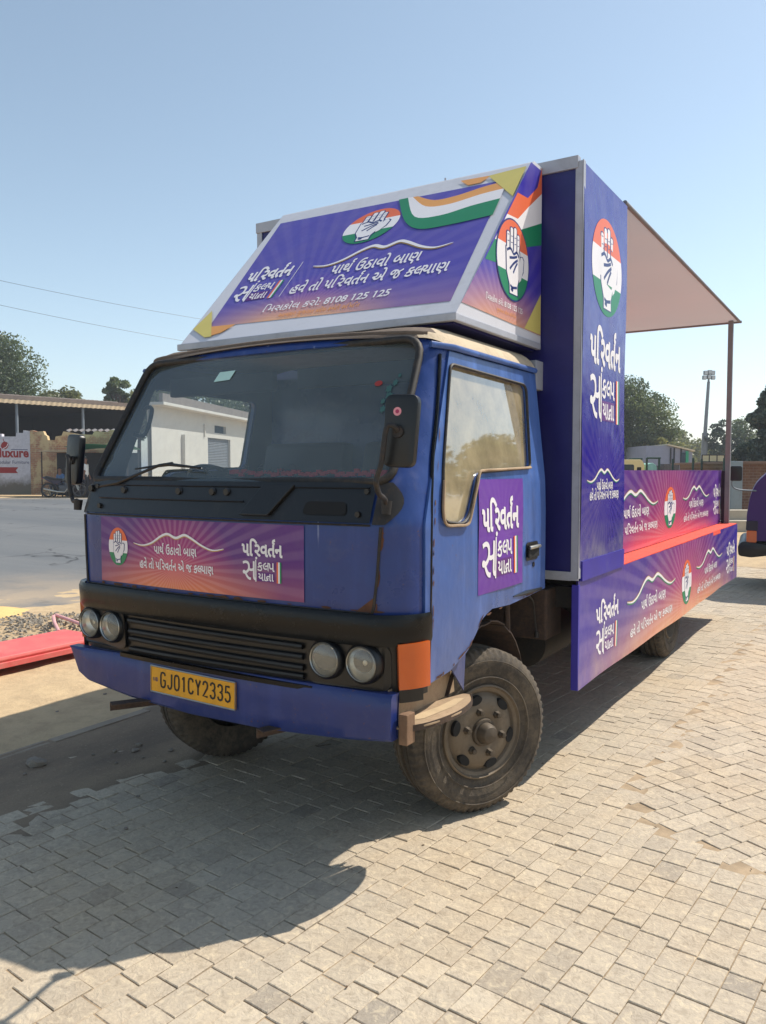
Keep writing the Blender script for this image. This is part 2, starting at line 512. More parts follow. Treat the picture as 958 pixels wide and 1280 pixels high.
class Dec:
    """flat printing laid on a surface: shapes in metres on the panel"""
    def __init__(s): s.p = []
    def put(s, V, F, key, layer=1): s.p.append((V, F, key, layer))
    def poly(s, pts, key, layer=1): s.put(pts, [tuple(range(len(pts)))], key, layer)
    def stroke(s, pts, w, key, layer=1): V, F = ribbon(pts, w); s.put(V, F, key, layer)
    def text(s, t, x0, x1, y, xh, key='white', off=0.018, slant=0.0, layer=2, ref=0.603):
        V, F = shape_text(t, off)
        a = min(p[0] for p in V); b = max(p[0] for p in V)
        sx = (x1 - x0) / (b - a); sy = xh / ref
        s.put([(x0 + (p[0] - a) * sx + slant * p[1] * sy, y + p[1] * sy, p[2]) for p in V], F, key, layer)
    def ell(s, cx, cy, w, h, key, layer=1, v0=-1.0, v1=1.0, n=40):
        """ellipse band between heights v0..v1 (unit circle)"""
        a0 = math.asin(v0); a1 = math.asin(v1)
        ts = [a0 + (a1 - a0) * i / n for i in range(n + 1)]
        pts = [(cx + w / 2 * math.cos(t), cy + h / 2 * math.sin(t)) for t in ts]
        pts += [(cx - w / 2 * math.cos(t), cy + h / 2 * math.sin(t)) for t in reversed(ts)]
        out = []
        for p in pts:
            if not out or math.hypot(p[0] - out[-1][0], p[1] - out[-1][1]) > 1e-6: out.append(p)
        if math.hypot(out[0][0] - out[-1][0], out[0][1] - out[-1][1]) < 1e-6: out.pop()
        s.poly(out, key, layer)
    def emblem(s, cx, cy, w, h, rim=True):
        if rim: s.ell(cx, cy, w * 1.05, h * 1.04, 'navy', 1)
        s.ell(cx, cy, w, h, 'orange', 2, 0.33, 1.0)
        s.ell(cx, cy, w, h, 'white', 2, -0.33, 0.33)
        s.ell(cx, cy, w, h, 'green', 2, -1.0, -0.33)
        def T(p, g=0.0): return (cx + p[0] * w / 2, cy + p[1] * h / 2)
        def cap(x0, x1, yb, yt, g):
            r = (x1 - x0) / 2 + g; c = (x0 + x1) / 2
            return [(c - r, yb)] + [(c + r * math.cos(math.pi - math.pi * i / 8), yt - r * .55 + r * .55 * math.sin(math.pi * i / 8)) for i in range(9)] + [(c + r, yb)]
        palm = [(-.46, .26), (.38, .26), (.42, -.05), (.36, -.38), (.24, -.62), (.26, -.86), (-.22, -.86), (-.24, -.64), (-.42, -.35)]
        thumb = [(.34, -.30), (.40, .02), (.44, .16), (.56, .20), (.66, .12), (.62, -.16), (.48, -.42), (.36, -.5)]
        fing = [(-.44, -.24, .66), (-.22, -.02, .80), (0.0, .20, .84), (.20, .38, .70)]
        G = .045
        for g, key, ly in ((G, 'navy', 3), (0.0, 'white', 4)):
            def grow(P):
                mx = sum(p[0] for p in P) / len(P); my = sum(p[1] for p in P) / len(P)
                return [(p[0] + math.copysign(g, p[0] - mx), p[1] + math.copysign(g * .5, p[1] - my)) for p in P]
            for a, b, t in fing: s.poly([T(p) for p in cap(a + .02, b - .02, .2, t + g * .6, g)], key, ly)
            s.poly([T(p) for p in grow(palm)], key, ly + .3)
            s.poly([T(p) for p in grow(thumb)], key, ly + .15)
        lw = w * .026
        for a, b, t in fing[:-1]:
            s.stroke([T((b, .22)), T((b, t - .18))], lw, 'navy', 5)
        for a, b, t in fing:
            for q in (.42, .58): s.stroke([T((a + .05, q)), T((b - .05, q + .01))], lw * .3, 'navy', 5)
        for pts in ([(-.42, .18), (-.2, .26), (0, .16), (.2, .24), (.34, .14)], [(-.26, .02), (0, .07), (.22, .14)], [(-.24, -.26), (0, -.08), (.26, .06)],
                    [(-.02, -.32), (.12, -.14), (.24, -.02)], [(-.2, -.66), (-.05, -.70), (.22, -.66)], [(-.16, -.74), (-.05, -.78), (-.06, -.70)]):
            s.stroke([T(p) for p in catmull(pts, 4)], lw * 1.2, 'navy', 5)
    def moustache(s, x0, x1, yb, yt, tri=True):
        c = [(0, .22), (.11, .10), (.22, .30), (.33, .78), (.41, .96), (.5, .74), (.59, .96), (.66, .80), (.78, .34), (.89, .10), (1.0, .24)]
        q = catmull(c, 5); n = len(q)
        wd = [(.02 + .15 * math.sin(math.pi * min(1, max(0, i / (n - 1)))) ** .7) for i in range(n)]
        H = yt - yb
        P = lambda dy: [(x0 + a * (x1 - x0), yb + (b + dy) * H) for a, b in q]
        if tri:
            s.stroke(P(-.07), [w * H for w in wd], 'green', 1)
            s.stroke(P(.045), [w * H * .85 for w in wd], 'gold', 2)
        else:
            s.stroke(P(-.05), [w * H * 1.1 for w in wd], 'gold', 1)
        s.stroke(P(0), [w * H * .95 for w in wd], 'white', 3)
    def slogan(s, x0, x1, y1, xh1, X0, X1, y2, xh2, slant=0.0):
        s.text("પાથ^ ઉઠાવો બાણ", x0, x1, y1, xh1, 'white', .02, slant)
        s.text("હવે તો પિરવત^ન એ જ કલ<યાણ", X0, X1, y2, xh2, 'white', .02, slant)
    def logo(s, x0, yb, w, h, slant=0.0, bar=True):
        """the two line title block with its tricolour bar"""
        sk = lambda x, y: (x + slant * (y - yb), y)
        s.text("પિરવત^ન", x0 + slant * (h * .62), x0 + w * .98 + slant * h * .62, yb + h * .62, h * .27, 'white', .035, slant)
        s.text("સ", x0 + .02 * w, x0 + w * .36, yb + h * .03, h * .46, 'white', .004, slant)
        s.stroke([sk(x0 + w * .345, yb), sk(x0 + w * .345, yb + h * .53)], w * .028, 'white', 2.6)
        s.ell(x0 + w * .36 + slant * h * .56, yb + h * .57, w * .05, w * .05, 'white', 2.9, n=12)
        s.poly([sk(x0 + w * .375, yb + h * .015), sk(x0 + w * .78, yb + h * .015), sk(x0 + w * .78, yb + h * .235), sk(x0 + w * .375, yb + h * .235)], 'violet', 1)
        s.text("કલ<પ", x0 + w * .38 + slant * h * .27, x0 + w * .79 + slant * h * .27, yb + h * .27, h * .20, 'white', .015, slant)
        s.text("યાત~ા", x0 + w * .40 + slant * h * .03, x0 + w * .77 + slant * h * .03, yb + h * .035, h * .17, 'white', .015, slant)
        if bar:
            for i, kx in enumerate(('orange', 'white', 'green')):
                a = x0 + w * (.84 + .036 * i); b = a + w * .036
                s.poly([sk(a, yb), sk(b, yb), sk(b, yb + h * .50), sk(a, yb + h * .50)], kx, 2)
    def build(s, name, fn, parent, step=0.0007):
        mb = MB(); keys = []
        for V, F, key, layer in s.p:
            if key not in keys: keys.append(key)
            mb.add([fn(q[0], q[1], layer * step + (q[2] if len(q) > 2 else 0.0)) for q in V], F, keys.index(key))
        return mb.build(name, [M[k] for k in keys], parent, fix=False)

# ================================================================== SETTING
def ground_mat():
    k = NT('dry_ground')
    pos = k.new('ShaderNodeNewGeometry').outputs['Position']
    n1 = k.noise(0.5, 8, 0.65, pos); n2 = k.noise(6, 8, 0.7, pos); n3 = k.noise(40, 5, 0.7, pos)
    c = k.mix(k.rng(n1, 0.35, 0.65), lin((178, 156, 126)), lin((198, 174, 138)))
    c = k.mix(k.rng(n2, 0.42, 0.7, 0, 0.55), c, lin((150, 130, 106)))
    c = k.mix(k.rng(n3, 0.55, 0.75, 0, 0.5), c, lin((206, 186, 154)))
    k.link(c, k.b.inputs['Base Color'])
    k.b.inputs['Roughness'].default_value = 0.95
    k.b.inputs['Specular IOR Level'].default_value = 0.15
    h = k.math('ADD', k.math('MULTIPLY', n2, 0.6), k.math('MULTIPLY', n3, 0.4))
    k.bump(h, 0.6, 0.03)
    return k.m
def dust_mat():
    k = NT('packed_dust')
    pos = k.new('ShaderNodeNewGeometry').outputs['Position']
    mp = k.new('ShaderNodeMapping'); mp.inputs['Rotation'].default_value = (0, 0, R(5)); mp.inputs['Scale'].default_value = (2.2, 0.7, 1)
    k.link(pos, mp.inputs[0])
    n1 = k.noise(1.1, 8, 0.65, mp.outputs[0]); n2 = k.noise(9, 8, 0.7, pos); n3 = k.noise(60, 5, 0.7, pos)
    c = k.mix(k.rng(n1, 0.35, 0.65), lin((118, 104, 90)), lin((150, 132, 110)))
    c = k.mix(k.rng(n2, 0.5, 0.72, 0, 0.6), c, lin((124, 108, 92)))
    c = k.mix(k.rng(n3, 0.58, 0.75, 0, 0.45), c, lin((205, 186, 158)))
    k.link(c, k.b.inputs['Base Color'])
    k.b.inputs['Roughness'].default_value = 0.95
    k.b.inputs['Specular IOR Level'].default_value = 0.15
    k.bump(k.math('ADD', k.math('MULTIPLY', n2, 0.6), k.math('MULTIPLY', n3, 0.35)), 0.7, 0.02)
    return k.m
M['ground'] = ground_mat(); M['dust'] = dust_mat()

ds = [-14, -8, -4, -2, 0, 2, 4, 6, 7.5, 8.5, 9.5, 11, 13, 15, 18, 21, 24, 27, 30, 33, 36, 42, 50, 65, 90, 130, 200, 350, 700, 1200]
lsx = [-1200, -500, -200, -100, -60, -40, -30, -24, -20, -17, -14, -12, -10, -8, -6, -5, -4, -3, -2, -1, 0, 1, 2, 3, 4, 6, 9, 13, 20, 30, 50, 90, 180, 400, 1200]
mb = MB(); mb.grid(lambda l, d: bg(d, l, terr(d, l) - 0.035), lsx, ds)
structure(mb.build('ground', M['ground'], smooth=40))

# asphalt road, near edge 9 m ahead, far edge about 33 m
def road_mat():
    k = NT('dusty_asphalt')
    pos = k.new('ShaderNodeNewGeometry').outputs['Position']
    mp = k.new('ShaderNodeMapping'); mp.inputs['Rotation'].default_value = (0, 0, -YAW); mp.inputs['Scale'].default_value = (0.06, 0.7, 1)
    k.link(pos, mp.inputs[0])
    st = k.noise(1.0, 6, 0.6, mp.outputs[0]); n2 = k.noise(25, 6, 0.7, pos)
    c = k.mix(k.rng(st, 0.3, 0.7), lin((86, 90, 94)), lin((112, 113, 113)))
    c = k.mix(k.rng(n2, 0.4, 0.7, 0, 0.3), c, lin((80, 82, 84)))
    sep = k.new('ShaderNodeSeparateXYZ'); k.link(k.coord('UV'), sep.inputs[0])
    vo = k.new('ShaderNodeTexVoronoi', feature='DISTANCE_TO_EDGE'); vo.inputs['Scale'].default_value = .45
    wv = k.new('ShaderNodeVectorMath', operation='ADD'); nz = k.new('ShaderNodeTexNoise'); nz.inputs['Scale'].default_value = 1.5; k.link(pos, nz.inputs['Vector']); k.link(pos, wv.inputs[0]); k.link(nz.outputs['Color'], wv.inputs[1]); k.link(wv.outputs[0], vo.inputs['Vector'])
    c = k.mix(k.math('MULTIPLY', k.rng(vo.outputs['Distance'], .018, .004), k.rng(k.noise(.35, 4, .6, pos), .5, .6)), c, lin((52, 52, 54)))
    e = k.math('ADD', k.rng(sep.outputs[1], 0.0, 0.16, 1.0, 0.0), k.rng(sep.outputs[1], 0.93, 1.0, 0.0, 0.8))
    e = k.math('MULTIPLY', e, k.rng(k.noise(0.9, 6, 0.65, pos), 0.3, 0.6))
    c = k.mix(e, c, lin((172, 152, 126)))
    k.link(c, k.b.inputs['Base Color']); k.b.inputs['Roughness'].default_value = 0.82
    k.bump(n2, 0.25, 0.01)
    return k.m
rl = [-400, -150, -80, -50, -36, -28, -22, -18, -15, -12, -10, -8, -6, -5, -4, -3, -2.5, -2, -1.5, -1, -.5, 0, .5, 1, 1.5, 2, 2.5, 3, 3.5, 4]
rd = [9.0 + i * 0.75 for i in range(33)]
mb = MB(); mb.grid(lambda l, d: bg(d + 1.0 * max(0, l + 3) ** 2 + (0.25 * math.sin(l * 1.7) + 0.12 * math.sin(l * 4.1)) * (1 if d < 9.2 else 0), l, terr(d + 1.0 * max(0, l + 3) ** 2, l) - 0.012), rl, rd)
structure(mb.build('road', road_mat(), smooth=40))

# ---- paving: individual small concrete pavers laid in rows
PA = R(5.2)
PX = Vector((math.cos(PA), -math.sin(PA), 0)); PY = Vector((math.sin(PA), math.cos(PA), 0))
def paver_mat():
    k = NT('embossed_paver')
    at = k.new('ShaderNodeAttribute', attribute_name='tone')
    pos = k.coord('Object')
    t = at.outputs['Fac']
    c = k.ramp(t, [(0.0, lin((150, 140, 127))), (0.25, lin((167, 155, 138))), (0.7, lin((178, 165, 146))), (1.0, lin((188, 175, 155)))])
    n1 = k.noise(0.9, 6, 0.65, pos); n2 = k.noise(30, 5, 0.65, pos, 1.2); n3 = k.noise(160, 3, 0.6, pos)
    c = k.mix(k.rng(n1, 0.45, 0.7, 0, 0.5), c, lin((186, 162, 128)))
    c = k.mix(k.rng(n2, 0.52, 0.66, 0, 0.34), c, lin((222, 204, 170)))
    c = k.mix(k.rng(n2, 0.47, 0.36, 0, 0.34), c, lin((128, 114, 96)))
    c = k.mix(k.rng(n3, 0.62, 0.75, 0, 0.5), c, lin((120, 106, 90)))
    c = k.mix(k.rng(k.noise(.75, 7, .7, pos, .6), .60, .70, 0, .30), c, lin((104, 94, 82)))
    c = k.mix(k.rng(k.noise(3.2, 8, .75, pos), .66, .72, 0, .35), c, lin((84, 74, 64)))
    k.link(c, k.b.inputs['Base Color'])
    k.b.inputs['Roughness'].default_value = 0.82
    k.b.inputs['Specular IOR Level'].default_value = 0.3
    w = k.noise(26, 2, 0.5, pos, 2.2)
    k.bump(k.math('ADD', k.math('MULTIPLY', w, 0.8), k.math('MULTIPLY', n3, 0.2)), 0.55, 0.008)
    return k.m
def fbm(x, y):
    return (math.sin(x * 1.3 + 1.1 * math.sin(y * .9)) + .6 * math.sin(x * 2.9 - y * 2.3 + 1) + .4 * math.sin(y * 5.1 + x * 1.7)) / 2
# second laying direction in the far right corner: everything beyond this line
def in_patch(p):
    x, y = p
    # line through (-1.03,3.83) (-0.70,3.55) (-0.35,3.38) and on to the right
    if x < -1.03: return False
    yb = 3.83 - (x + 1.03) * .85 if x < -.70 else 3.55 - (x + .70) * .49
    return y > max(yb, 1.6) + .02 and x > -1.03
def paving(angle, keep, seed, ext):
    rr = random.Random(seed)
    px = Vector((math.cos(angle), -math.sin(angle), 0)); py = Vector((math.sin(angle), math.cos(angle), 0))
    W = 0.103; V = []; F = []; T = []
    for i in range(int(ext[0] / W), int(ext[1] / W)):
        s = ext[2] + rr.uniform(0, .12)
        while s < ext[3]:
            Lh = rr.choice((.112, .128, .135, .15, .10))
            c = px * ((i + .5) * W) + py * (s + Lh / 2)
            if keep((c.x, c.y)):
                g = .0013; hx = W / 2 - g * rr.uniform(.5, 1.3); hy = Lh / 2 - g * rr.uniform(.4, 2.6)
                zt = rr.gauss(0, .0012); tx = rr.gauss(0, .008); ty = rr.gauss(0, .009)
                ch = .0025; o = len(V); a = rr.gauss(0, .012)
                ca, sa = math.cos(a), math.sin(a)
                def P(u, v, dz):
                    u2, v2 = u * ca - v * sa, u * sa + v * ca
                    q = c + px * u2 + py * v2
                    return (q.x, q.y, zt + u * tx + v * ty + dz)
                for (m_, dz) in ((ch, 0.0), (0.0, -ch), (0.0, -.025)):
                    for su, sv in ((-1, -1), (1, -1), (1, 1), (-1, 1)):
                        V.append(P(su * (hx - m_), sv * (hy - m_), dz))
                F.append((o, o + 1, o + 2, o + 3))
                for lv in (0, 4):
                    for j in range(4):
                        F.append((o + lv + 4 + j, o + lv + 4 + (j + 1) % 4, o + lv + (j + 1) % 4, o + lv + j))
                t = min(1, max(0, rr.gauss(.6, .15))) if rr.random() > .035 else rr.uniform(0, .35)
                T += [t] * 9
            s += Lh
    me = bpy.data.meshes.new('paving'); me.from_pydata(V, [], F)
    at = me.attributes.new('tone', 'FLOAT', 'FACE'); at.data.foreach_set('value', T)
    me.materials.append(M['paver'])
    o = bpy.data.objects.new('paving', me); col.objects.link(o)
    return structure(o)
M['paver'] = paver_mat()
def in_view(p, margin=1.7):
    v = Vector((p[0], p[1], 0)); d = v.dot(FH); l = v.dot(RT)
    return d > 0.9 and d < 13.5 and abs(l) < margin * .5 * d + .5
paving(PA, lambda p: -4.1 < p[0] < 5 and in_view(p) and not in_patch(p), 3, (-5, 5, 0, 14))
paving(R(28.4 + 0), lambda p: in_view(p) and in_patch(p) and p[1] < 12, 4, (-9, 6, 0, 15))
# bedding sand just under the pavers, seen in the joints
def bond_gap(x, y):
    if x < -1.25: return 0.0
    yb = 3.83 - (x + 1.03) * .85 if x < -.70 else 3.55 - (x + .70) * .49
    d = min(abs(y - max(yb, 1.6)) * .8, abs(x + 1.03) if y > 3.8 else 9)
    return smooth(1.6 - d / .10)
mb = MB(); mb.grid(lambda x, y: (x, y, -.0055 + .0026 * bond_gap(x, y) + .002 * fbm(x * 9, y * 9)), [-4.1 + i * .06 for i in range(150)], [0.2 + i * .08 for i in range(180)])
k = pm('joint_dirt', (158, 138, 112), 0.95, 0, 0.3, 9)
structure(mb.build('bedding_sand', k, smooth=60))
# dust drifted over the pavers towards the road
def dusth(x, y):
    e = -2.75 + .35 * fbm(x * 1.2, y * .8) + .12 * fbm(x * 5, y * 4)
    base = .010 * smooth((e - x) / 1.1) - .0062
    return base + .0022 * fbm(x * 7, y * 6) + .001 * fbm(x * 23, y * 19) + (.004 if x < -4.13 else 0)
xs = [-4.14 + i * .035 for i in range(75)]; ys = [0.4 + i * .05 for i in range(150)]
mb = MB(); mb.grid(lambda x, y: (x, y, dusth(x, y)), xs, ys)
structure(mb.build('drifted_dust', M['dust'], smooth=60))
def sandz(x, y):
    return -.004 + .012 * fbm(x * 1.1, y * .9) + .006 * fbm(x * 4.7, y * 4.1) + .0025 * fbm(x * 17, y * 15) - .012 * smooth((x + 4.4) / .3)
mb = MB(); mb.grid(lambda x, y: (x, y, sandz(x, y)), [-9.5 + i * .055 for i in range(98)], [0.5 + i * .07 for i in range(125)])
structure(mb.build('sand_verge', M['ground'], smooth=60))
# broken concrete edging between paving and verge
for (a, b, x, dz) in ((1.2, 2.88, -4.17, .006), (2.9, 3.62, -4.155, .010), (3.64, 5.6, -4.185, .003)):
    mb = MB(); mb.box((x, a, -.06), (x + .075, b, dz))
    structure(mb.build('kerb_edging', pm('old_concrete', (150, 136, 118), .9, 0, .15, 5, dirt=(110, 98, 84), damt=.4, bump=.3, bscale=40), bevel=.006))

# ================================================================== THE TRUCK
X0, Y0 = -2.41, 2.45
truck = thing('campaign_truck', 'blue flat nosed truck carrying a tall purple campaign display box and canopied stage', 'truck', (X0, Y0, 0))

ZT = [.50, .76, 1.06, 1.40, 1.55, 2.115, 2.16, 2.19, 2.202, 2.206]
WT = [.93, .938, .942, .942, .937, .872, .845, .80, .68, .45]
FT = [.05, .02, .00, .00, .055, .375, .40, .44, .58, .80]
BT = [.05, .05, .05, .05, .055, .055, .055, .06, .06, .05]
RXT = [.16, .17, .18, .18, .17, .12, .14, .18, .2, .2]
RYT = [.17, .18, .19, .19, .18, .13, .14, .16, .2, .2]
BACK = 1.48
def tab(T, z): return float(np.interp(z, ZT, T))
def plan(p, z):
    w, f, b, rx, ry = (tab(t, z) for t in (WT, FT, BT, RXT, RYT))
    xc = w - rx; yc = f + b * (xc / w) ** 2
    if p <= 1:
        x = p * xc; return x, f + b * (x / w) ** 2
    if p <= 2:
        a = (p - 1) * math.pi / 2
        return xc + rx * math.sin(a), yc + ry * (1 - math.cos(a))
    y0 = yc + ry
    bk = BACK - max(0, z - 2.1) * .3
    return w, y0 + (p - 2) * (bk - y0)
def cabP(p, z, off=0.0, side=1):
    x, y = plan(p, z)
    if off:
        e = .004
        x1, y1 = plan(min(3, p + e), z); x0, y0 = plan(max(0, p - e), z)
        t = Vector((x1 - x0, y1 - y0, 0))
        za, zb = max(z - .01, ZT[0]), min(z + .01, ZT[-1])
        xa, ya = plan(p, za); xb, yb = plan(p, zb)
        s = Vector((xb - xa, yb - ya, zb - za))
        n = t.cross(s).normalized()
        q = Vector((x, y, z)) + n * off
        x, y, z = q
    return (x * side, y, z)
def p_of_x(x, z):
    w, rx = tab(WT, z), tab(RXT, z); xc = w - rx; x = abs(x)
    if x <= xc: return x / xc
    return 1 + math.asin(min(1, (x - xc) / rx)) / (math.pi / 2)
def p_of_y(y, z):
    w, f, b, rx, ry = (tab(t, z) for t in (WT, FT, BT, RXT, RYT))
    xc = w - rx; yc = f + b * (xc / w) ** 2; y0 = yc + ry
    bk = BACK - max(0, z - 2.1) * .3
    if y < y0:
        return 1 + math.acos(max(-1, min(1, 1 - (y - yc) / ry))) / (math.pi / 2)
    return 2 + (y - y0) / (bk - y0)
def front(x, z, off=0.0):
    return cabP(p_of_x(x, z), z, off, 1 if x >= 0 else -1)
def sidep(y, z, off=0.0, side=1):
    return cabP(p_of_y(y, z), z, off, side)
def inpoly(x, y, P):
    c = False; n = len(P)
    for i in range(n):
        x1, y1 = P[i]; x2, y2 = P[i - 1]
        if (y1 > y) != (y2 > y) and x < (x2 - x1) * (y - y1) / (y2 - y1) + x1: c = not c
    return c
def nearest(x, y, P):
    best = None
    for i in range(len(P)):
        ax, ay = P[i - 1]; bx, by = P[i]
        dx, dy = bx - ax, by - ay; L = dx * dx + dy * dy
        t = 0 if L == 0 else max(0, min(1, ((x - ax) * dx + (y - ay) * dy) / L))
        qx, qy = ax + t * dx, ay + t * dy; d = (qx - x) ** 2 + (qy - y) ** 2
        if best is None or d < best[0]: best = (d, qx, qy)
    return best[1], best[2]
def rounded(P, r, k=5):
    out = []; n = len(P)
    rs = r if isinstance(r, (list, tuple)) else [r] * n
    for i in range(n):
        a, b, c = Vector(P[i - 1]), Vector(P[i]), Vector(P[(i + 1) % n])
        u = (a - b); v = (c - b)
        rr = min(rs[i], u.length * .45, v.length * .45)
        u.normalize(); v.normalize()
        s, e = b + u * rr, b + v * rr
        for j in range(k + 1):
            t = j / k
            q = s * (1 - t) ** 2 + b * 2 * t * (1 - t) + e * t * t
            out.append((q.x, q.y))
    return out
WS = rounded([(-.845, 1.555), (.845, 1.555), (.80, 2.128), (-.80, 2.128)], [.06, .06, .08, .08])
WS = [(x, z + .032 * (1 - (x / .85) ** 2) * (1 if z > 1.8 else -.5)) for x, z in WS]
WIN = rounded([(.50, 2.035), (.335, 1.58), (.315, 1.40), (.54, 1.375), (.66, 1.59), (1.262, 1.612), (1.315, 2.02)], [.03, .1, .06, .08, .05, .03, .05])
SKIRT = [(.10, .60), (.20, .775), (.40, .79), (.56, .84), (.64, .90), (.70, .955), (.80, .985), (1.0, .975), (1.25, .985), (1.52, 1.0), (1.52, .3), (.10, .3)]
def shell(name, mat, off, zr, pr, holes=(), keep=None, sides=(1, -1), mat_parent=None, lip=0.0, step=.022):
    """a sheet following the cab surface; holes: ('front'|'side', polygon); keep: only inside polygon"""
    mb = MB()
    zs = list(np.linspace(zr[0], zr[1], max(2, int(round((zr[1] - zr[0]) / step)) + 1)))
    cnt = [(0, 1, 36), (1, 2, 10), (2, 3, 52)]
    ps = []
    for a, b, n in cnt:
        for i in range(n + 1):
            q = a + (b - a) * i / n
            if pr[0] - 1e-6 <= q <= pr[1] + 1e-6 and (not ps or q > ps[-1] + 1e-6): ps.append(q)
    def xy(p, z, kind):
        x, y = plan(p, z)
        return (x if kind == 'front' else y, z)
    for sd in sides:
        nP = len(ps); alive = {}
        allh = [(h, 'cut') for h in holes] + ([(keep, 'keep')] if keep else [])
        for j in range(len(zs) - 1):
            for i in range(nP - 1):
                pc, zc = (ps[i] + ps[i + 1]) / 2, (zs[j] + zs[j + 1]) / 2
                ok = True
                for (kind, P, who), mode in allh:
                    if who not in (0, sd): continue
                    if kind == 'side' and pc < 1.15: continue
                    a, b = xy(pc, zc, kind); a = a * sd if kind == 'front' else a
                    ins = inpoly(a, b, P)
                    if (mode == 'cut' and ins) or (mode == 'keep' and not ins): ok = False
                alive[(i, j)] = ok
        pos = {}
        for j in range(len(zs)):
            for i in range(nP):
                nb = [(i - 1, j - 1), (i, j - 1), (i - 1, j), (i, j)]
                st = [alive.get(q) for q in nb if q in alive]
                if not any(st): continue
                p, z = ps[i], zs[j]
                if not all(st):
                    best = None
                    for (kind, P, who), mode in allh:
                        if who not in (0, sd): continue
                        if kind == 'side' and p < 1.15: continue
                        a, b = xy(p, z, kind); aa = a * sd if kind == 'front' else a
                        qx, qy = nearest(aa, b, P); d = math.hypot(qx - aa, qy - b)
                        if d < .07 and (best is None or d < best[0]): best = (d, qx, qy, kind)
                    if best:
                        z = min(max(best[2], ZT[0]), ZT[-1])
                        p = p_of_x(best[1], z) if best[3] == 'front' else p_of_y(best[1], z)
                        p = min(3, max(0, p))
                pos[(i, j)] = cabP(p, z, off, sd)
        idx = {}; vs = []
        for kk, q in pos.items(): idx[kk] = len(vs); vs.append(q)
        fs = []
        for (i, j), ok in alive.items():
            if ok: fs.append((idx[(i, j)], idx[(i + 1, j)], idx[(i + 1, j + 1)], idx[(i, j + 1)]))
        if sd < 0: fs = [f[::-1] for f in fs]
        mb.add(vs, fs)
    bm = None
    o = mb.build(name, mat, mat_parent, smooth=50, fix=False)
    bm = bmesh.new(); bm.from_mesh(o.data)
    bmesh.ops.remove_doubles(bm, verts=bm.verts, dist=1e-5)
    if lip:
        es = [e for e in bm.edges if e.is_boundary]
        nr = {v: v.normal.copy() for e in es for v in e.verts}
        g = bmesh.ops.extrude_edge_only(bm, edges=es)
        bm.normal_update()
        vmap = [v for v in g['geom'] if isinstance(v, bmesh.types.BMVert)]
        for v in vmap:
            src = min(nr, key=lambda q: (q.co - v.co).length_squared)
            v.co = v.co - nr[src] * lip
    bm.to_mesh(o.data); bm.free()
    o.data.polygons.foreach_set('use_smooth', [True] * len(o.data.polygons))
    o.data.set_sharp_from_angle(angle=R(40))
    return o

H_WS = ('front', WS, 0)
H_WIN = ('side', WIN, 0)
H_SK = ('side', SKIRT, 0)
shell('cab_body', M['blue'], 0.0, (.74, 2.178), (0, 3), [H_WS, H_WIN, H_SK], mat_parent=truck, lip=.02)
shell('cab_lining', M['liner'], -.035, (1.0, 2.17), (0, 3), [H_WS, H_WIN], mat_parent=truck)
# cab roof
def build_roof():
    mb = MB()
    zs = [2.112, 2.13, 2.15, 2.17, 2.185, 2.195, 2.201, 2.204, 2.206]
    ps = list(np.linspace(0, 1, 25)) + list(np.linspace(1, 2, 9))[1:] + list(np.linspace(2, 3, 20))[1:]
    rows = []
    for zq in zs:
        row = []
        for p in ps:
            zf = 2.168 - .030 * min(p, 1) ** 2 - .012 * max(0, min(p - 1, .4)); zlow = zf - (zf - 2.112) * smooth((p - 1.35) / .5)
            row.append(cabP(p, zlow + (zq - 2.112) / (2.206 - 2.112) * (2.206 - zlow), .012))
        row = [(-x, y, q) for x, y, q in row[::-1]][:-1] + row
        rows.append(row)
    n = len(rows[0])
    vs = [q for r in rows for q in r]
    fs = [(j * n + i, j * n + i + 1, (j + 1) * n + i + 1, (j + 1) * n + i) for j in range(len(zs) - 1) for i in range(n - 1)]
    last = (len(zs) - 1) * n
    half = n // 2
    for i in range(half):
        a, b = last + i, last + i + 1
        c, d = last + n - 1 - i, last + n - 2 - i
        if b == d: fs.append((a, b, c))
        elif a != c: fs.append((a, b, d, c))
    mb.add(vs, fs)
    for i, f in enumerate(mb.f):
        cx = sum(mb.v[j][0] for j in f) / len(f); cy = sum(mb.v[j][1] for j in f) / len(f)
        if cy < .56 + .03 * math.sin(cx * 13) and abs(cx) < .80 + .02 * math.sin(cy * 40): mb.mi[i] = 1  # front faces coloured darker for the sign's shade as well as grime
    return mb.build('cab_roof', [M['roof'], pm('grimy_shaded_roof_edge', (104, 90, 78), .85, 0, .25, 6, dirt=(70, 56, 46), damt=.5, dscale=12, bump=.3, bscale=40)], truck, smooth=60)
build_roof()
mb = MB(); mb.box((-.84, 1.44, .95), (.84, 1.475, 2.16)); mb.build('rear_wall', M['blue'], truck)
# gutter above the doors
for sd in (1, -1):
    mb = MB(); mb.tube([sidep(y, 2.105, .016, sd) for y in np.linspace(.44, 1.45, 12)], .014, 6)
    mb.build('rain_gutter', M['blue_flat'], truck, smooth=60)
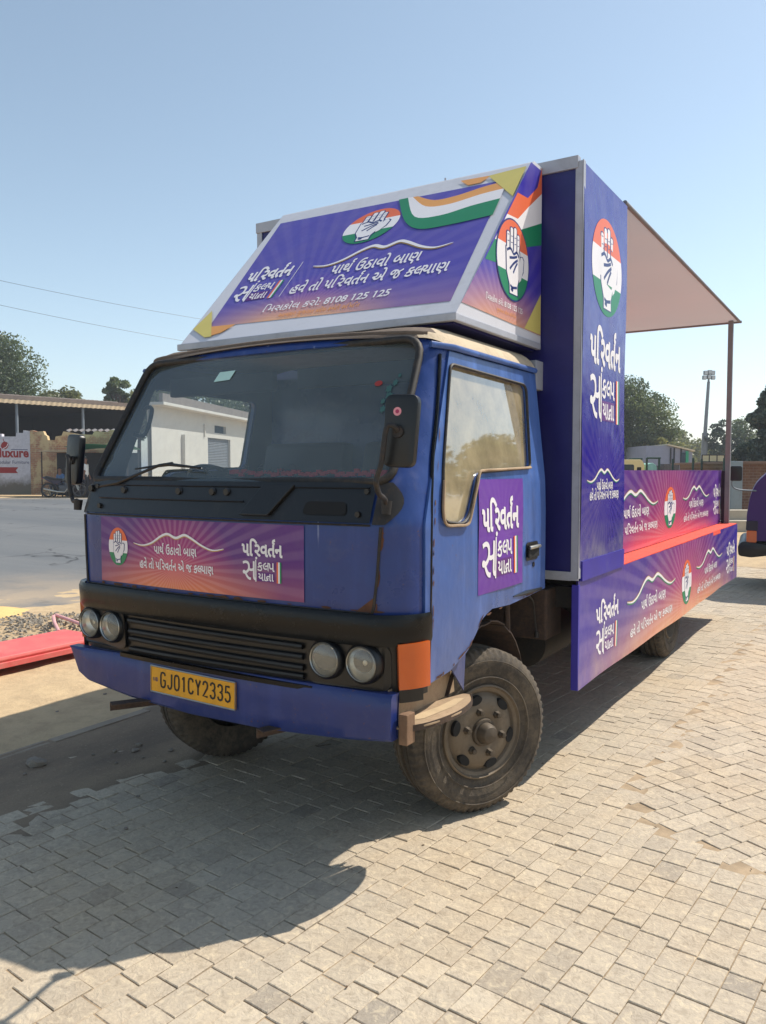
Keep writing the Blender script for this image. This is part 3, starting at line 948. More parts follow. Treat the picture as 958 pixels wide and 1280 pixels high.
# doors
for sd in (1, -1):
    dr = shell('door', M['blue_flat'], .009, (.76, 2.09), (1.86, 2.985), [H_WIN, H_SK], sides=(sd,), mat_parent=truck, lip=.012)
    mb = MB(); mb.tube([sidep(y, z, .012, sd) for y, z in WIN], .007, 6, closed=True); mb.build('window_seal', M['rubber'], dr, smooth=60)
    mb = MB(); pts = [(.33, 1.56), (.318, 1.48), (.318, 1.42), (.345, 1.385), (.44, 1.378), (.53, 1.378), (.565, 1.42), (.62, 1.52), (.66, 1.585), (.70, 1.597), (.9, 1.602), (1.25, 1.612)]
    mb.tube([sidep(y, z, .02, sd) for y, z in catmull(pts, 3)], .006, 6); mb.build('window_trim', M['step'], dr, smooth=60)
    # handle set in a dark recess, crease slot along the bottom
    hb = MB(); hb.add([sidep(y, z, .012, sd) for y, z in rounded([(1.19, 1.16), (1.345, 1.16), (1.345, 1.25), (1.19, 1.25)], .02)], [tuple(range(24))])
    hd = hb.build('handle_plate', M['black'], dr)
    hb = MB(); hb.box((-.075, -.004, -.03), (.06, .004, .03))
    h2 = hb.build('handle_recess', M['dark'], dr, bevel=.003)
    q = Vector(sidep(1.27, 1.205, .022, sd)); h2.location = q; h2.rotation_euler = (0, 0, R(90))
    hb = MB(); hb.tube([sidep(1.20, 1.225, .026, sd), sidep(1.27, 1.228, .036, sd), sidep(1.335, 1.225, .026, sd)], .009, 6); hb.build('door_handle', M['chrome'], dr, smooth=60)
    hb = MB(); hb.lathe([(0, .012), (.006, .012), (.006, .0)], 'x', Vector(sidep(1.29, 1.135, .010, sd)) - Vector((.003, 0, 0)), 16); hb.build('lock', M['black'], dr)
    mb = MB(); mb.tube([sidep(y, z, .010, sd) for y, z in ((1.04, 1.008), (1.2, 1.006), (1.4, 1.002))], [.003, .012, .007], 6); mb.build('crease', M['black'], dr)
    mb = MB(); mb.tube([sidep(y, z, .006, sd) for y, z in catmull([(.225, .80), (.232, 1.1), (.24, 1.45), (.275, 1.62), (.36, 1.82), (.46, 2.07)], 5)], .0075, 6)
    mb.build('door_gap', M['black_old'], truck, smooth=60)
# left (visible) side window, dust coated; the other window is wound down
gw = shell('side_window', M['dustyglass'], -.006, (1.36, 2.05), (1.5, 3), keep=('side', WIN, 0), sides=(1,), mat_parent=truck)
# grab handle on the far pillar
mb = MB(); mb.tube(catmull([(-.835, .42, 1.915), (-.80, .42, 1.925), (-.782, .42, 1.90), (-.79, .39, 1.80), (-.81, .37, 1.775), (-.85, .36, 1.785)], 4), .011, 6)
mb.build('grab_handle', M['black'], truck, smooth=60)
# windscreen
ws = shell('windscreen', M['windscreen'], -.008, (1.5, 2.178), (0, 2), keep=('front', WS, 0), mat_parent=truck)
mb = MB(); mb.tube([front(x, z, .008) for x, z in WS], .017, 8, closed=True); mb.build('windscreen_seal', M['rubber'], ws, smooth=60)
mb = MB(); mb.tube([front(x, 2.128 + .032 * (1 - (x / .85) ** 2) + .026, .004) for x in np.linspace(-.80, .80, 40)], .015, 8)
mb.build('roof_lip', pm('grimy_shaded_roof_edge', (104, 90, 78), .85, 0, .25, 6, dirt=(70, 56, 46), damt=.5, dscale=12, bump=.3, bscale=40), truck, smooth=60)  # same tone of grime and painted shade as the roof front
def quad_on(fn, a, b, c, d, off): return [fn(*q, off) for q in (a, b, c, d)]
mb = MB(); mb.add(quad_on(front, (-.26, 2.015), (-.16, 2.02), (-.145, 2.065), (-.245, 2.062), -.004), [(0, 1, 2, 3)])
mb.build('permit_sticker', pm('pale_sticker', (190, 225, 215), .5), ws)
mb = MB()
for x, z, r in ((.715, 1.93, .017), (.735, 1.955, .014), (.725, 1.90, .017), (.705, 1.878, .012), (.735, 1.875, .014), (.715, 1.845, .015), (.745, 1.985, .009)):
    mb.add([front(x + r * math.cos(t) * (1.0 if i % 2 else .62), z + r * 1.2 * math.sin(t) * (1.0 if i % 2 else .62), -.003) for i, t in enumerate(np.linspace(0, 2 * math.pi, 12, endpoint=False))], [tuple(range(12))], 0)
mb.add([front(.66 + .018 * math.cos(t), 1.955 + .012 * math.sin(t), -.0025) for t in np.linspace(0, 2 * math.pi, 10, endpoint=False)], [tuple(range(10))], 1)
mb.build('glass_sticker', [pm('teal_sticker', (58, 96, 92), .5), pm('red_sticker', (160, 50, 44), .5)], ws)
mb = MB(); r_ = random.Random(5)
for i in range(46):
    x = .05 + .80 * i / 46
    p = Vector(front(min(x, .80), 1.603, -.03)) + Vector((0, 0, r_.uniform(-.008, .008)))
    mb.box(p - Vector((.012, .006, .006)), p + Vector((.012, .006, .006 + r_.uniform(0, .006))))
mb.build('red_garland', pm('red_garland', (225, 30, 54), .7), ws)
sd_ = Dec()
sd_.stroke(catmull([(.10, 1.60), (.12, 1.63), (.15, 1.615), (.13, 1.59)], 4), .004, 'ink')
sd_.stroke([(.19, 1.60), (.215, 1.645), (.235, 1.60)], .005, 'ink'); sd_.stroke([(.195, 1.618), (.232, 1.618)], .004, 'ink')
sd_.stroke(catmull([(.25, 1.64), (.25, 1.60), (.265, 1.62), (.28, 1.60), (.30, 1.62), (.32, 1.60), (.33, 1.625)], 4), .004, 'ink')
sd_.stroke(catmull([(.345, 1.60), (.36, 1.63), (.385, 1.625), (.40, 1.605)], 4), .004, 'ink')
sd_.build('hand_lettering', lambda x, y, o: front(x, y, -.012 - o), ws)
# wiper
mb = MB(); mb.tube([front(-.80, 1.515, .012), front(-.60, 1.535, .025), front(-.36, 1.612, .022), front(-.28, 1.622, .02)], .007, 6)
mb.tube([front(-.52, 1.597, .02), front(-.30, 1.618, .018), front(-.10, 1.604, .014)], [.004, .009, .005], 6)
mb.lathe([(-.02, .0), (-.02, .016), (.02, .018)], 'y', front(-.80, 1.512, .012), 12)
mb.build('wiper', M['black'], truck, smooth=40)
# cowl panel
mb = MB(); xs_ = list(np.linspace(-.80, .80, 40))
mb.grid(lambda x, z: front(x, z, .012 + .004 * (z - 1.40) / .15), xs_, [1.402, 1.42, 1.50, 1.535, 1.548])
cw = mb.build('cowl_panel', M['black'], truck, smooth=40, fix=False)
mb = MB()
for x0, x1, z0, z1 in ((.50, .70, 1.425, 1.475),):
    P = rounded([(x0, z0), (x1, z0), (x1 - .01, z1), (x0 + .01, z1)], .02)
    mb.add([front(x, z, .0175) for x, z in P], [tuple(range(len(P)))])
mb.build('vent_slot', M['dark'], cw)
mb = MB()
for x0, x1, sk in ((.20, .32, .09), (.30, .345, .1)):
    for q in range(1):
        vs = [front(x0, 1.412, .030), front(x1, 1.412, .030), front(x1 + sk, 1.535, .030), front(x0 + sk, 1.535, .030)]
        vs2 = [front(x0, 1.415, .010), front(x1, 1.415, .010), front(x1 + sk, 1.53, .010), front(x0 + sk, 1.53, .010)]
        mb.add(vs + vs2, [(0, 1, 2, 3), (0, 4, 5, 1), (1, 5, 6, 2), (2, 6, 7, 3), (3, 7, 4, 0)])
mb.build('cowl_rib', M['black'], cw, bevel=.004)
mb = MB()
mb.tube([front(x, 1.468, .018) for x in np.linspace(-.72, .20, 20)], .004, 5)
mb.tube([front(x, 1.528, .018) for x in np.linspace(-.78, .78, 30)], .004, 5)
for x in (-.55, -.18, .02, .10): mb.lathe([(-.010, .0), (-.010, .014), (.0, .018)], 'y', front(x, 1.505, .016), 12)
for x, z in ((.40, 1.515), (.34, 1.425), (.77, 1.515), (.75, 1.43), (-.70, 1.43), (-.76, 1.52)): mb.lathe([(-.008, .0), (-.008, .011), (.004, .012)], 'y', front(x, z, .016), 10)
mb.build('cowl_fitting', M['black'], cw, smooth=40)
for sd in (1, -1):
    mb = MB(); P = rounded([(.815, 1.385), (.90, 1.42), (.925, 1.50), (.90, 1.555), (.82, 1.545)], .02)
    mb.grid(lambda t, z: cabP(p_of_x(.808 + t * (.085 - .045 * abs((z - 1.475) / .08) ** 2), z), z, .007, sd), list(np.linspace(0, 1, 8)), list(np.linspace(1.398, 1.552, 9)))
    mb.build('mirror_bracket_plate', pm('grimy_bracket', (34, 32, 32), .6, 0, .2, 9, dirt=(120, 92, 66), damt=.3, dscale=22), truck, smooth=60)
    mb = MB(); mb.tube([cabP(p_of_x(x, z), z, .004, sd) for x, z in ((.838, 1.39), (.826, 1.2), (.815, 1.10), (.808, 1.065))], .006, 5)
    mb.build('panel_seam', M['rubber'], truck)
mb = MB(); P = [(.735, 1.066), (.808, 1.066), (.812, 1.125)]
mb.add([front(x, z, .004) for x, z in P], [(0, 1, 2)]); mb.build('rust_patch', M['rust'], truck)
mb = MB(); mb.tube([front(x, 1.395, .006) for x in np.linspace(-.80, .80, 20)], .004, 5); mb.tube([front(x, 1.066, .004) for x in np.linspace(-.80, .80, 20)], .0045, 5)
mb.build('lower_panel_edge', M['rubber'], truck)
# interior
mb = MB(); mb.prism([(.16, 1.50), (.42, 1.53), (.52, 1.46), (.55, 1.15), (.12, 1.15), (.10, 1.45)], -.86, .86, 'x')
mb.build('dashboard', pm('grey_dashboard', (128, 138, 142), .75, 0, .15, 4, dirt=(130, 128, 118), damt=.4), truck, bevel=.02, smooth=40)
mb = MB(); mb.lathe([(0, .19), (.012, .2), (0, .21), (-.012, .2), (0, .19)], 'z', (0, 0, 0), 40); mb.tube([(-.2, 0, 0), (0, 0, -.03), (.2, 0, 0)], .012, 6); mb.tube([(0, 0, -.03), (0, 0, -.5)], .02, 8); mb.tube([(0, -.19, 0), (0, 0, -.03)], .012, 6)
st = mb.build('steering_wheel', M['black'], truck, smooth=60); st.location = (-.45, .60, 1.50); st.rotation_euler = (R(-38), 0, 0)
seatm = pm('dark_seat_vinyl', (34, 36, 44), .6, 0, .15)
for x0, x1 in ((-.76, -.18), (-.05, .74)):
    mb = MB(); mb.box((x0, .72, 1.05), (x1, 1.24, 1.20)); s_ = mb.build('seat', seatm, truck, bevel=.04, smooth=50)
    mb = MB(); mb.prism([(1.16, 1.18), (1.30, 1.18), (1.40, 1.76), (1.28, 1.76)], x0, x1, 'x'); mb.build('seat_back', seatm, s_, bevel=.035, smooth=50)
mb = MB(); mb.box((-.80, .56, 1.985), (-.10, .60, 2.08)); mb.box((.05, .56, 1.985), (.70, .60, 2.08)); mb.build('sun_visor', M['liner'], truck, bevel=.008)
mb = MB(); mb.box((-.85, .2, .96), (.85, 1.44, 1.02)); mb.build('cab_floor', M['dark'], truck)

# grille and lamps
mb = MB()
ps_ = [p for p in np.linspace(0, 1.97, 34)]
def strip(fn, ps, zs):
    vs = []; n = 2 * len(ps) - 1
    for z in zs:
        row = [fn(p, z) for p in ps]
        vs += [(-x, y, q) for x, y, q in row[::-1]][:-1] + row
    fs = [(j * n + i, j * n + i + 1, (j + 1) * n + i + 1, (j + 1) * n + i) for j in range(len(zs) - 1) for i in range(n - 1)]
    return vs, fs
mb.add(*strip(lambda p, z: cabP(p, z, (.018 - (.008 if z > 1.045 or z < .97 else 0)) * (1 if p < 1.2 else max(.35, 1 - (p - 1.2) * .8))), ps_, [.955, .97, 1.0, 1.045, 1.058]))
gt = mb.build('grille_top_bar', M['black_old'], truck, smooth=35, thick=-.02)
mb = MB(); mb.add(*strip(lambda p, z: cabP(p, z, .004), ps_, [.745, .85, .955])); gr = mb.build('grille', M['black'], truck, smooth=35)
mb = MB()
for z, dz_ in ((.787, .004), (.829, -.003), (.868, .002), (.914, -.002)):
    mb.grid(lambda x, t, z=z: tuple(Vector(front(x, z + dz_ * x * 2 + .012 * math.sin(t), .012 + .010 * math.cos(t)))), list(np.linspace(-.50, .50, 24)), list(np.linspace(0, 2 * math.pi, 9)))
    mb.grid(lambda x, t, z=z: tuple(Vector(front(x, z + dz_ * x * 2 + .002 + .004 * math.sin(t), .021 + .002 * math.cos(t)))), list(np.linspace(-.2, .28, 12)), list(np.linspace(0, 2 * math.pi, 7)))
mb.build('grille_slat', pm('dull_black_plastic', (8, 8, 9), .5, 0, .2, 5, dirt=(60, 54, 48), damt=.3, dscale=10), gr, smooth=40)
mb = MB(); mb.grid(lambda x, z: front(x, z, .036), list(np.linspace(-.55, .55, 20)), [.748, .765]); mb.build('grille_lower_lip', M['black_old'], gr, thick=-.02)
for sx in (1, -1):
    P = rounded([(.525, .775), (.865, .775), (.865, .952), (.525, .952)], .04)
    mb = MB(); mb.add([front(x * sx, z, .020) for x, z in P], [tuple(range(len(P)))]); mb.build('headlight_panel', M['black'], gr, thick=.004)
    for xh in (.612, .775):
        c = Vector(front(xh * sx, .878, .024))
        hl = MB(); hl.lathe([(-.006, .064), (-.016, .070), (-.006, .077), (.02, .080)], 'y', c, 40)
        ho = hl.build('headlight', M['black'], truck, smooth=40)
        hl = MB(); hl.lathe([(-.012, .062), (-.017, .065), (-.012, .068)], 'y', c, 40); hl.build('rim_ring', M['chrome'], ho, smooth=60)
        hl = MB(); hl.lathe([(-.004, .065), (.006, .056), (.02, .036), (.028, .012), (.03, .0)], 'y', c, 40); hl.build('reflector', M['refl'], ho, smooth=60)
        hl = MB(); hl.lathe([(-.008, .064), (-.014, .056), (-.020, .036), (-.023, .014), (-.024, .0)], 'y', c, 40); hl.build('lens', M['lens'], ho, smooth=60)
        hl = MB(); hl.lathe([(.012, .0), (.014, .010), (.028, .012)], 'y', c, 16); hl.build('bulb', M['chrome'], ho, smooth=60)
    # corner indicator and black block below
    pa, pb = p_of_x(.90, .87) - .10, 1.88
    mb = MB(); mb.grid(lambda p, z: cabP(p, z, .016, sx), list(np.linspace(pa, pb, 12)), [.785, .80, .86, .90, .945, .958]); ind_ = mb.build('indicator', M['amber'], truck, smooth=40, thick=-.022)
    for zz in (.83, .885):
        mb = MB(); mb.tube([cabP(p, zz, .0165, sx) for p in np.linspace(pa + .45, pb - .18, 8)], .003, 5); mb.build('lens_ridge', M['amber'], ind_, smooth=60)
    mb = MB(); mb.grid(lambda p, z: cabP(p, z, .012, sx), list(np.linspace(pa, pb - .1, 10)), [.735, .76, .784]); mb.build('indicator_base', M['black'], truck, smooth=40, thick=-.02)
# bumper and number plate
BP = [(-.915, .748), (-.86, .605), (-.80, .592), (-.5, .562), (-.1, .545), (.3, .548), (.7, .578), (.925, .605), (.915, .775), (.3, .768), (-.3, .758)]
mb = MB()
def bumper_sheet(off):
    return [(x, off + .05 * (x / .93) ** 2 + (.05 * max(0, abs(x) - .88) / .05), z) for x, z in BP]
n_ = len(BP); A = bumper_sheet(-.035); B = bumper_sheet(.05)
xsb = list(np.linspace(-.93, .905, 30))
def bz(x, top):
    t = [( -.915, .748), (-.3, .758), (.3, .768), (.915, .775), (.93, .775)]; b = [(-.915, .745), (-.86, .605), (-.80, .592), (-.5, .562), (-.1, .545), (.3, .548), (.7, .578), (.925, .605)]
    T = t if top else b
    return float(np.interp(x, [q[0] for q in T], [q[1] for q in T]))
def bpt(x, v):
    z0, z1 = bz(x, False), bz(x, True); z = z0 + (z1 - z0) * v
    return (x, -.002 + .016 * (x / .93) ** 2 + (.010 if v in (0.0, 1.0) else 0) + .004 * math.sin(x * 5 + v * 3), z)
mb.grid(bpt, xsb, [0.0, .06, .3, .6, .92, 1.0])
mb.grid(lambda x, v: (bpt(x, v)[0], bpt(x, v)[1] + .045, bpt(x, v)[2]), xsb, [0.0, 1.0])
for v in (0.0, 1.0):
    mb.grid(lambda x, t, v=v: (bpt(x, v)[0], bpt(x, v)[1] + .045 * t, bpt(x, v)[2]), xsb, [0.0, 1.0])
for x in (xsb[0], xsb[-1]):
    mb.grid(lambda t, v, x=x: (bpt(x, v)[0], bpt(x, v)[1] + .045 * t, bpt(x, v)[2]), [0.0, 1.0], [0.0, .06, .3, .6, .92, 1.0])
bu = mb.build('bumper', M['bumper_blue'], truck, smooth=40)
pl = MB(); pl.box((-.345, -.010, .612), (.155, -.002, .728)); plo = pl.build('number_plate', M['plate'], truck, bevel=.004)
plo.rotation_euler = (0, R(0.9), 0)
pl = MB(); P_ = [(-.345, .612), (.155, .612), (.155, .728), (-.345, .728)]
pl.tube([(x, -.0105, z) for x, z in P_], .0035, 5, closed=True); pl.build('plate_frame', M['chrome'], plo)
# plate characters drawn as strokes, 1 x 2 cells
CH = {
 'G': [[(1, 1.6), (.85, 1.9), (.5, 2), (.15, 1.9), (0, 1.5), (0, .5), (.15, .1), (.5, 0), (.85, .1), (1, .4), (1, .95), (.55, .95)]],
 'J': [[(.9, 2), (.9, .45), (.75, .1), (.45, 0), (.15, .1), (.05, .45)]],
 '0': [[(.5, 2), (.15, 1.88), (0, 1.5), (0, .5), (.15, .12), (.5, 0), (.85, .12), (1, .5), (1, 1.5), (.85, 1.88), (.5, 2)]],
 '1': [[(.2, 1.6), (.55, 2), (.55, 0)]],
 'C': [[(1, 1.55), (.85, 1.9), (.5, 2), (.15, 1.9), (0, 1.5), (0, .5), (.15, .1), (.5, 0), (.85, .1), (1, .45)]],
 'Y': [[(0, 2), (.5, 1.0), (.5, 0)], [(1, 2), (.5, 1.0)]],
 '2': [[(.03, 1.5), (.15, 1.88), (.5, 2), (.85, 1.88), (.97, 1.5), (.9, 1.15), (.03, .05), (1, .05)]],
 '3': [[(.03, 1.6), (.2, 1.92), (.5, 2), (.85, 1.88), (.95, 1.5), (.85, 1.15), (.45, 1.03), (.88, .92), (1, .5), (.85, .12), (.5, 0), (.18, .08), (.02, .42)]],
 '5': [[(.92, 1.95), (.12, 1.95), (.06, 1.1), (.4, 1.25), (.8, 1.15), (1, .7), (.9, .2), (.5, 0), (.15, .1), (.0, .4)]],
 'I': [[(.5, 2), (.5, 0)]], 'N': [[(0, 0), (0, 2), (1, 0), (1, 2)]], 'D': [[(0, 0), (0, 2), (.6, 2), (1, 1.5), (1, .5), (.6, 0), (0, 0)]],
}
def chars(D, s, x, y, w, h, gap, lw, key, layer=1):
    for c in s:
        for st_ in CH[c]: D.stroke([(x + a * w, y + b * h / 2) for a, b in st_], lw, key, layer)
        x += w + gap
pd = Dec(); chars(pd, 'GJ01CY2335', -.282, .640, .027, .066, .0155, .0095, 'ink'); chars(pd, 'IND', -.333, .662, .0075, .016, .004, .003, 'navy')
pd.build('plate_lettering', lambda x, y, o: (x, -.0105 - o, y), plo)
# brackets poking out below the bumper
for x, y, z, L, rz in ((-.46, -.13, .565, .26, R(32)), (-.27, .12, .555, .2, R(4)), (.34, -.06, .565, .26, R(20))):
    T = Matrix.Translation((x, y, z)) @ Matrix.Rotation(-rz, 4, 'Z')
    mb = MB(); mb.box((-.03, 0, 0), (.03, L, .006), 0, T); mb.box((-.03, 0, -.035), (-.024, L, 0), 0, T); mb.build('bumper_bracket', M['rusty_iron'], truck, bevel=.0015)
# footstep bracket in front of the wheel
SPo = rounded([(.80, .06), (.925, .05), (.99, .16), (1.02, .34), (1.0, .50), (.95, .595), (.915, .60), (.87, .45), (.84, .3)], .03, 3)
mb = MB(); mb.prism(SPo, .640, .648, 'z')
stp = mb.build('footstep', M['step'], truck, bevel=.002)
edge = catmull([(.925, .05), (.985, .16), (1.016, .34), (.998, .50), (.95, .595)], 5)
mb = MB(); mb.grid(lambda t, z: (float(np.interp(t, range(len(edge)), [p[0] for p in edge])), float(np.interp(t, range(len(edge)), [p[1] for p in edge])), z), list(range(len(edge))), [.630, .640, .653]); mb.build('step_lip', M['rusty_iron'], stp, smooth=50, thick=.003)
mb = MB(); mb.prism([(.06, .648), (.60, .648), (.58, .78), (.36, .81), (.06, .78)], .862, .868, 'x'); mb.build('step_back_plate', M['step'], stp, bevel=.002)
mb = MB(); mb.box((.915, .05, .585), (.952, .11, .70)); mb.build('step_bracket', pm('rusty_step', (128, 100, 76), .85, 0, .2, 12, dirt=(84, 52, 34), damt=.5, dscale=16, bump=.3, bscale=40), stp, bevel=.004)
mb = MB(); mb.add([(.88, .10, .6495), (.94, .20, .6495), (.965, .40, .6495), (.95, .53, .6495), (.92, .50, .6495), (.915, .36, .6495), (.89, .22, .6495)], [tuple(range(7))]); mb.build('bare_metal_patch', pm('bare_step_metal', (186, 162, 128), .7, 0, .12, 14), stp, fix=False)
mb = MB(); mb.prism([(.46, .80), (.62, .86), (.60, .66)], .905, .912, 'x'); mb.build('torn_sheet', M['blue'], truck)

# mirrors
def mirror(sd, head, mount, name='wing_mirror'):
    mb = MB(); P = rounded([(-.058, -.125), (.058, -.125), (.062, .125), (-.062, .125)], .03)
    mb.prism(P, -.014, .022, 'y')
    h = mb.build(name, M['black'], truck, bevel=.008, smooth=40)
    h.location = head; h.rotation_euler = (R(-4), R(2.5), R(8) * sd)
    mb = MB(); mb.prism(rounded([(-.05, -.115), (.05, -.115), (.053, .115), (-.053, .115)], .025), .0225, .025, 'y'); mb.build('mirror_glass', M['chrome'], h)
    mb = MB(); hd = Vector(head)
    for a in [(0, 0, 0)]:
        pts = [Vector((-.004 * sd, -.016, -.005)), Vector((-.012 * sd, -.045, .012)), Vector((-.034 * sd, -.05, -.0)), Vector((-.045 * sd, -.045, -.11)), Vector((-.062 * sd, -.04, -.17))]
        m2 = Vector(mount) - hd
        a_ = Vector((-.064 * sd, -.036, -.185)); pts += [a_, a_.lerp(m2, .3) + Vector((0, 0, -.012)), a_.lerp(m2, .8) + Vector((0, 0, .01)), m2]
        mb.tube(catmull([tuple(p) for p in pts], 4), .010, 8)
        mb.lathe([(-.024, .0), (-.024, .02), (.0, .024)], 'y', (-.004 * sd, 0, -.005), 12)
        mb.lathe([(0, .0), (0, .018), (.05, .022), (.05, 0)], 'z', m2 + Vector((0, 0, -.03)), 10)
    mb.build('mirror_arm', pm('grimy_bracket', (34, 32, 32), .6, 0, .2, 9, dirt=(120, 92, 66), damt=.3, dscale=22), h, smooth=50)
    return h
mr = mirror(1, (1.005, -.085, 1.735), (.895, .085, 1.475))
mb = MB(); mb.lathe([(-.0155, .0), (-.0155, .015)], 'y', (-.012, 0, .065), 20, 0); mb.lathe([(-.0165, .0), (-.0165, .007)], 'y', (-.012, 0, .065), 16, 1)
mb.build('round_sticker', [pm('pink_sticker', (226, 150, 160), .5), pm('magenta_dot', (170, 40, 90), .5)], mr)
mirror(-1, (-1.035, .14, 1.655), (-.90, .10, 1.44))

# wheels
def tyre_mesh(Rr=.385, W=.2, lug=.008, n=130):
    prof = [(-.012, .212), (-.004, .232), (.012, .30), (.016, .325), (.006, .352), (-.004, .368), (-.012, .378), (-.022, .384), (-.05, Rr), (-.052, Rr - .012), (-.058, Rr - .012), (-.06, Rr),
            (-.085, Rr + .001), (-.087, Rr - .012), (-.113, Rr - .012), (-.115, Rr + .001), (-.14, Rr), (-.142, Rr - .012), (-.148, Rr - .012), (-.15, Rr), (-.178, .384), (-.188, .378), (-.196, .368), (-.206, .352), (-.216, .325), (-.212, .30), (-.196, .232), (-.188, .212)]
    sh = {5, 6, 7, 20, 21, 22}
    mb = MB(); mb.lathe(prof, 'x', (0, 0, 0), n * 2, 0, lambda i, k, r: r - (lug if i in sh and (k // 2) % 2 else 0))
    # raised ring and worn letters ring on the side wall
    mb.lathe([(.0165, .338), (.019, .334), (.0165, .330)], 'x', (0, 0, 0), 80)
    mb.lathe([(.0145, .262), (.017, .258), (.0135, .254)], 'x', (0, 0, 0), 80)
    return mb
def rim_mesh(front_=True):
    mb = MB()
    if front_:
        prof = [(-.02, .222), (.004, .220), (.008, .213), (-.004, .206), (-.010, .190), (-.022, .182), (-.012, .17), (.002, .155), (.008, .12), (.008, .075), (.0, .06), (.0, .0)]
    else:
        prof = [(-.02, .222), (.004, .220), (.008, .213), (-.004, .206), (-.03, .190), (-.09, .170), (-.12, .15), (-.125, .08), (-.11, .06), (-.11, .0)]
    mb.lathe(prof, 'x', (0, 0, 0), 72)
    return mb
def make_wheel(front_=True):
    w = rim_mesh(front_).build('wheel', M['rim'], truck, smooth=35)
    tyre_mesh().build('tyre', M['tyre'], w, smooth=30)
    mb = MB()
    if front_:
        for i in range(6):
            a = i * math.pi / 3 + .28
            c = (0, .158 * math.cos(a + math.pi / 2), .158 * math.sin(a + math.pi / 2))
            mb = MB(); mb.lathe([(.0, .0), (.0085, .0), (.0085, .023), (-.01, .026)], 'x', (0, 0, 0), 20, 0)
            hh = mb.build('hand_hole', M['dark'], w); hh.location = c; hh.rotation_euler = (a, 0, 0); hh.scale = (1, 1.45, .85)
        mb = MB(); mb.lathe([(0, .066), (.018, .062), (.02, .052), (.012, .05)], 'x', (0, 0, 0), 32); mb.lathe([(.01, .05), (.045, .046), (.062, .036), (.068, .02), (.07, 0)], 'x', (0, 0, 0), 32)
        for i in range(6):
            a = i * math.pi / 3 + .8
            c = (0, .102 * math.cos(a), .102 * math.sin(a))
            mb.lathe([(.006, .020), (.02, .017), (.022, .014), (.036, .013), (.038, .0)], 'x', c, 6)
        mb.build('hub', M['hub'], w, smooth=30)
    else:
        mb.lathe([(-.11, .09), (-.02, .08), (.0, .05), (.0, 0)], 'x', (0, 0, 0), 24); mb.build('hub', M['hub'], w, smooth=40)
    return w
wf = make_wheel(True); wf.location = (.862, .905, .385); wf.rotation_euler = (0, 0, R(-28))
w2 = copy_tree(wf, truck); w2.location = (-.80, .92, .385); w2.rotation_euler = (0, 0, R(180 - 22))
wr = make_wheel(False)
RY = 4.62
wr.location = (.895, RY, .385)
for x, rz in ((.655, 0), (-.895, 180), (-.655, 180)):
    c = copy_tree(wr, truck); c.location = (x, RY, .385); c.rotation_euler = (0, 0, R(rz))
# chassis
for sd in (1, -1):
    mb = MB(); mb.box((.36 * sd, .12, .66), (.43 * sd, 6.85, .84)); mb.build('chassis_rail', M['chassis'], truck, bevel=.004)
for y in (.2, 1.5, 2.6, 3.6, 5.4, 6.8):
    mb = MB(); mb.box((-.36, y, .68), (.36, y + .08, .80)); mb.build('cross_member', M['chassis'], truck, bevel=.003)
for y in np.linspace(1.7, 6.7, 9):
    mb = MB(); mb.box((-1.04, y, .86), (1.04, y + .06, .975)); mb.build('floor_bearer', M['chassis'], truck, bevel=.003)
mb = MB(); mb.tube([(-.78, .905, .385), (.78, .905, .385)], .05, 12); mb.build('front_axle', M['chassis'], truck, smooth=50)
mb = MB(); mb.tube([(-.6, RY, .385), (.6, RY, .385)], .07, 12); mb.lathe([(-.18, .06), (-.1, .15), (.1, .15), (.18, .06)], 'y', (0, RY, .385), 24); mb.build('rear_axle', M['chassis'], truck, smooth=50)
mb = MB(); mb.box((-.34, .35, .52), (.34, 1.35, .95)); mb.tube([(0, 1.3, .55), (0, 4.5, .42)], .045, 10); mb.build('engine', M['chassis'], truck, bevel=.03)
for sd in (1, -1):
    mb = MB()
    pts = [(.905 + .46 * math.cos(a), .36 + .50 * math.sin(a) + .04) for a in np.linspace(R(-8), R(150), 16)]
    for i in range(len(pts) - 1):
        (a, b), (c, d) = pts[i], pts[i + 1]
        mb.add([(.48 * sd, a, b), (.885 * sd, a, b), (.885 * sd, c, d), (.48 * sd, c, d)], [(0, 1, 2, 3)])
    mb.build('mudguard', M['rusty_iron'], truck, smooth=60, thick=.006)
mb = MB(); mb.box((.50, 1.56, .70), (.92, 1.80, .97)); mb.build('tool_box', M['rusty_iron'], truck, bevel=.01)
mb = MB(); mb.lathe([(1.86, 0), (1.86, .10), (1.88, .14), (2.42, .14), (2.44, .10), (2.44, 0)], 'y', (.66, 0, .60), 24); mb.build('air_tank', M['chassis'], truck, smooth=40)
mb = MB(); mb.box((-.95, 1.9, .45), (-.52, 2.9, .80)); mb.build('fuel_tank', M['chassis'], truck, bevel=.04)
mb = MB(); mb.tube(catmull([(.86, 1.40, .98), (.875, 1.48, .92), (.87, 1.52, .84), (.88, 1.53, .74)], 5), .006, 6); mb.lathe([(0, 0), (0, .014), (.03, .012), (.03, 0)], 'z', (.88, 1.53, .72), 8); mb.build('hanging_cable', M['rubber'], truck, smooth=60)
mb = MB(); mb.box((.42, 1.2, .56), (.80, 1.42, .62)); mb.tube([(.82, 1.30, .30), (.80, 1.34, .55), (.78, 1.36, .95)], .018, 6); mb.build('cab_mount', M['rusty_iron'], truck, bevel=.006)
mb = MB(); mb.box((.80, 1.50, 2.02), (.875, 1.60, 2.17)); mb.build('cab_hook', M['alu'], truck, bevel=.004)

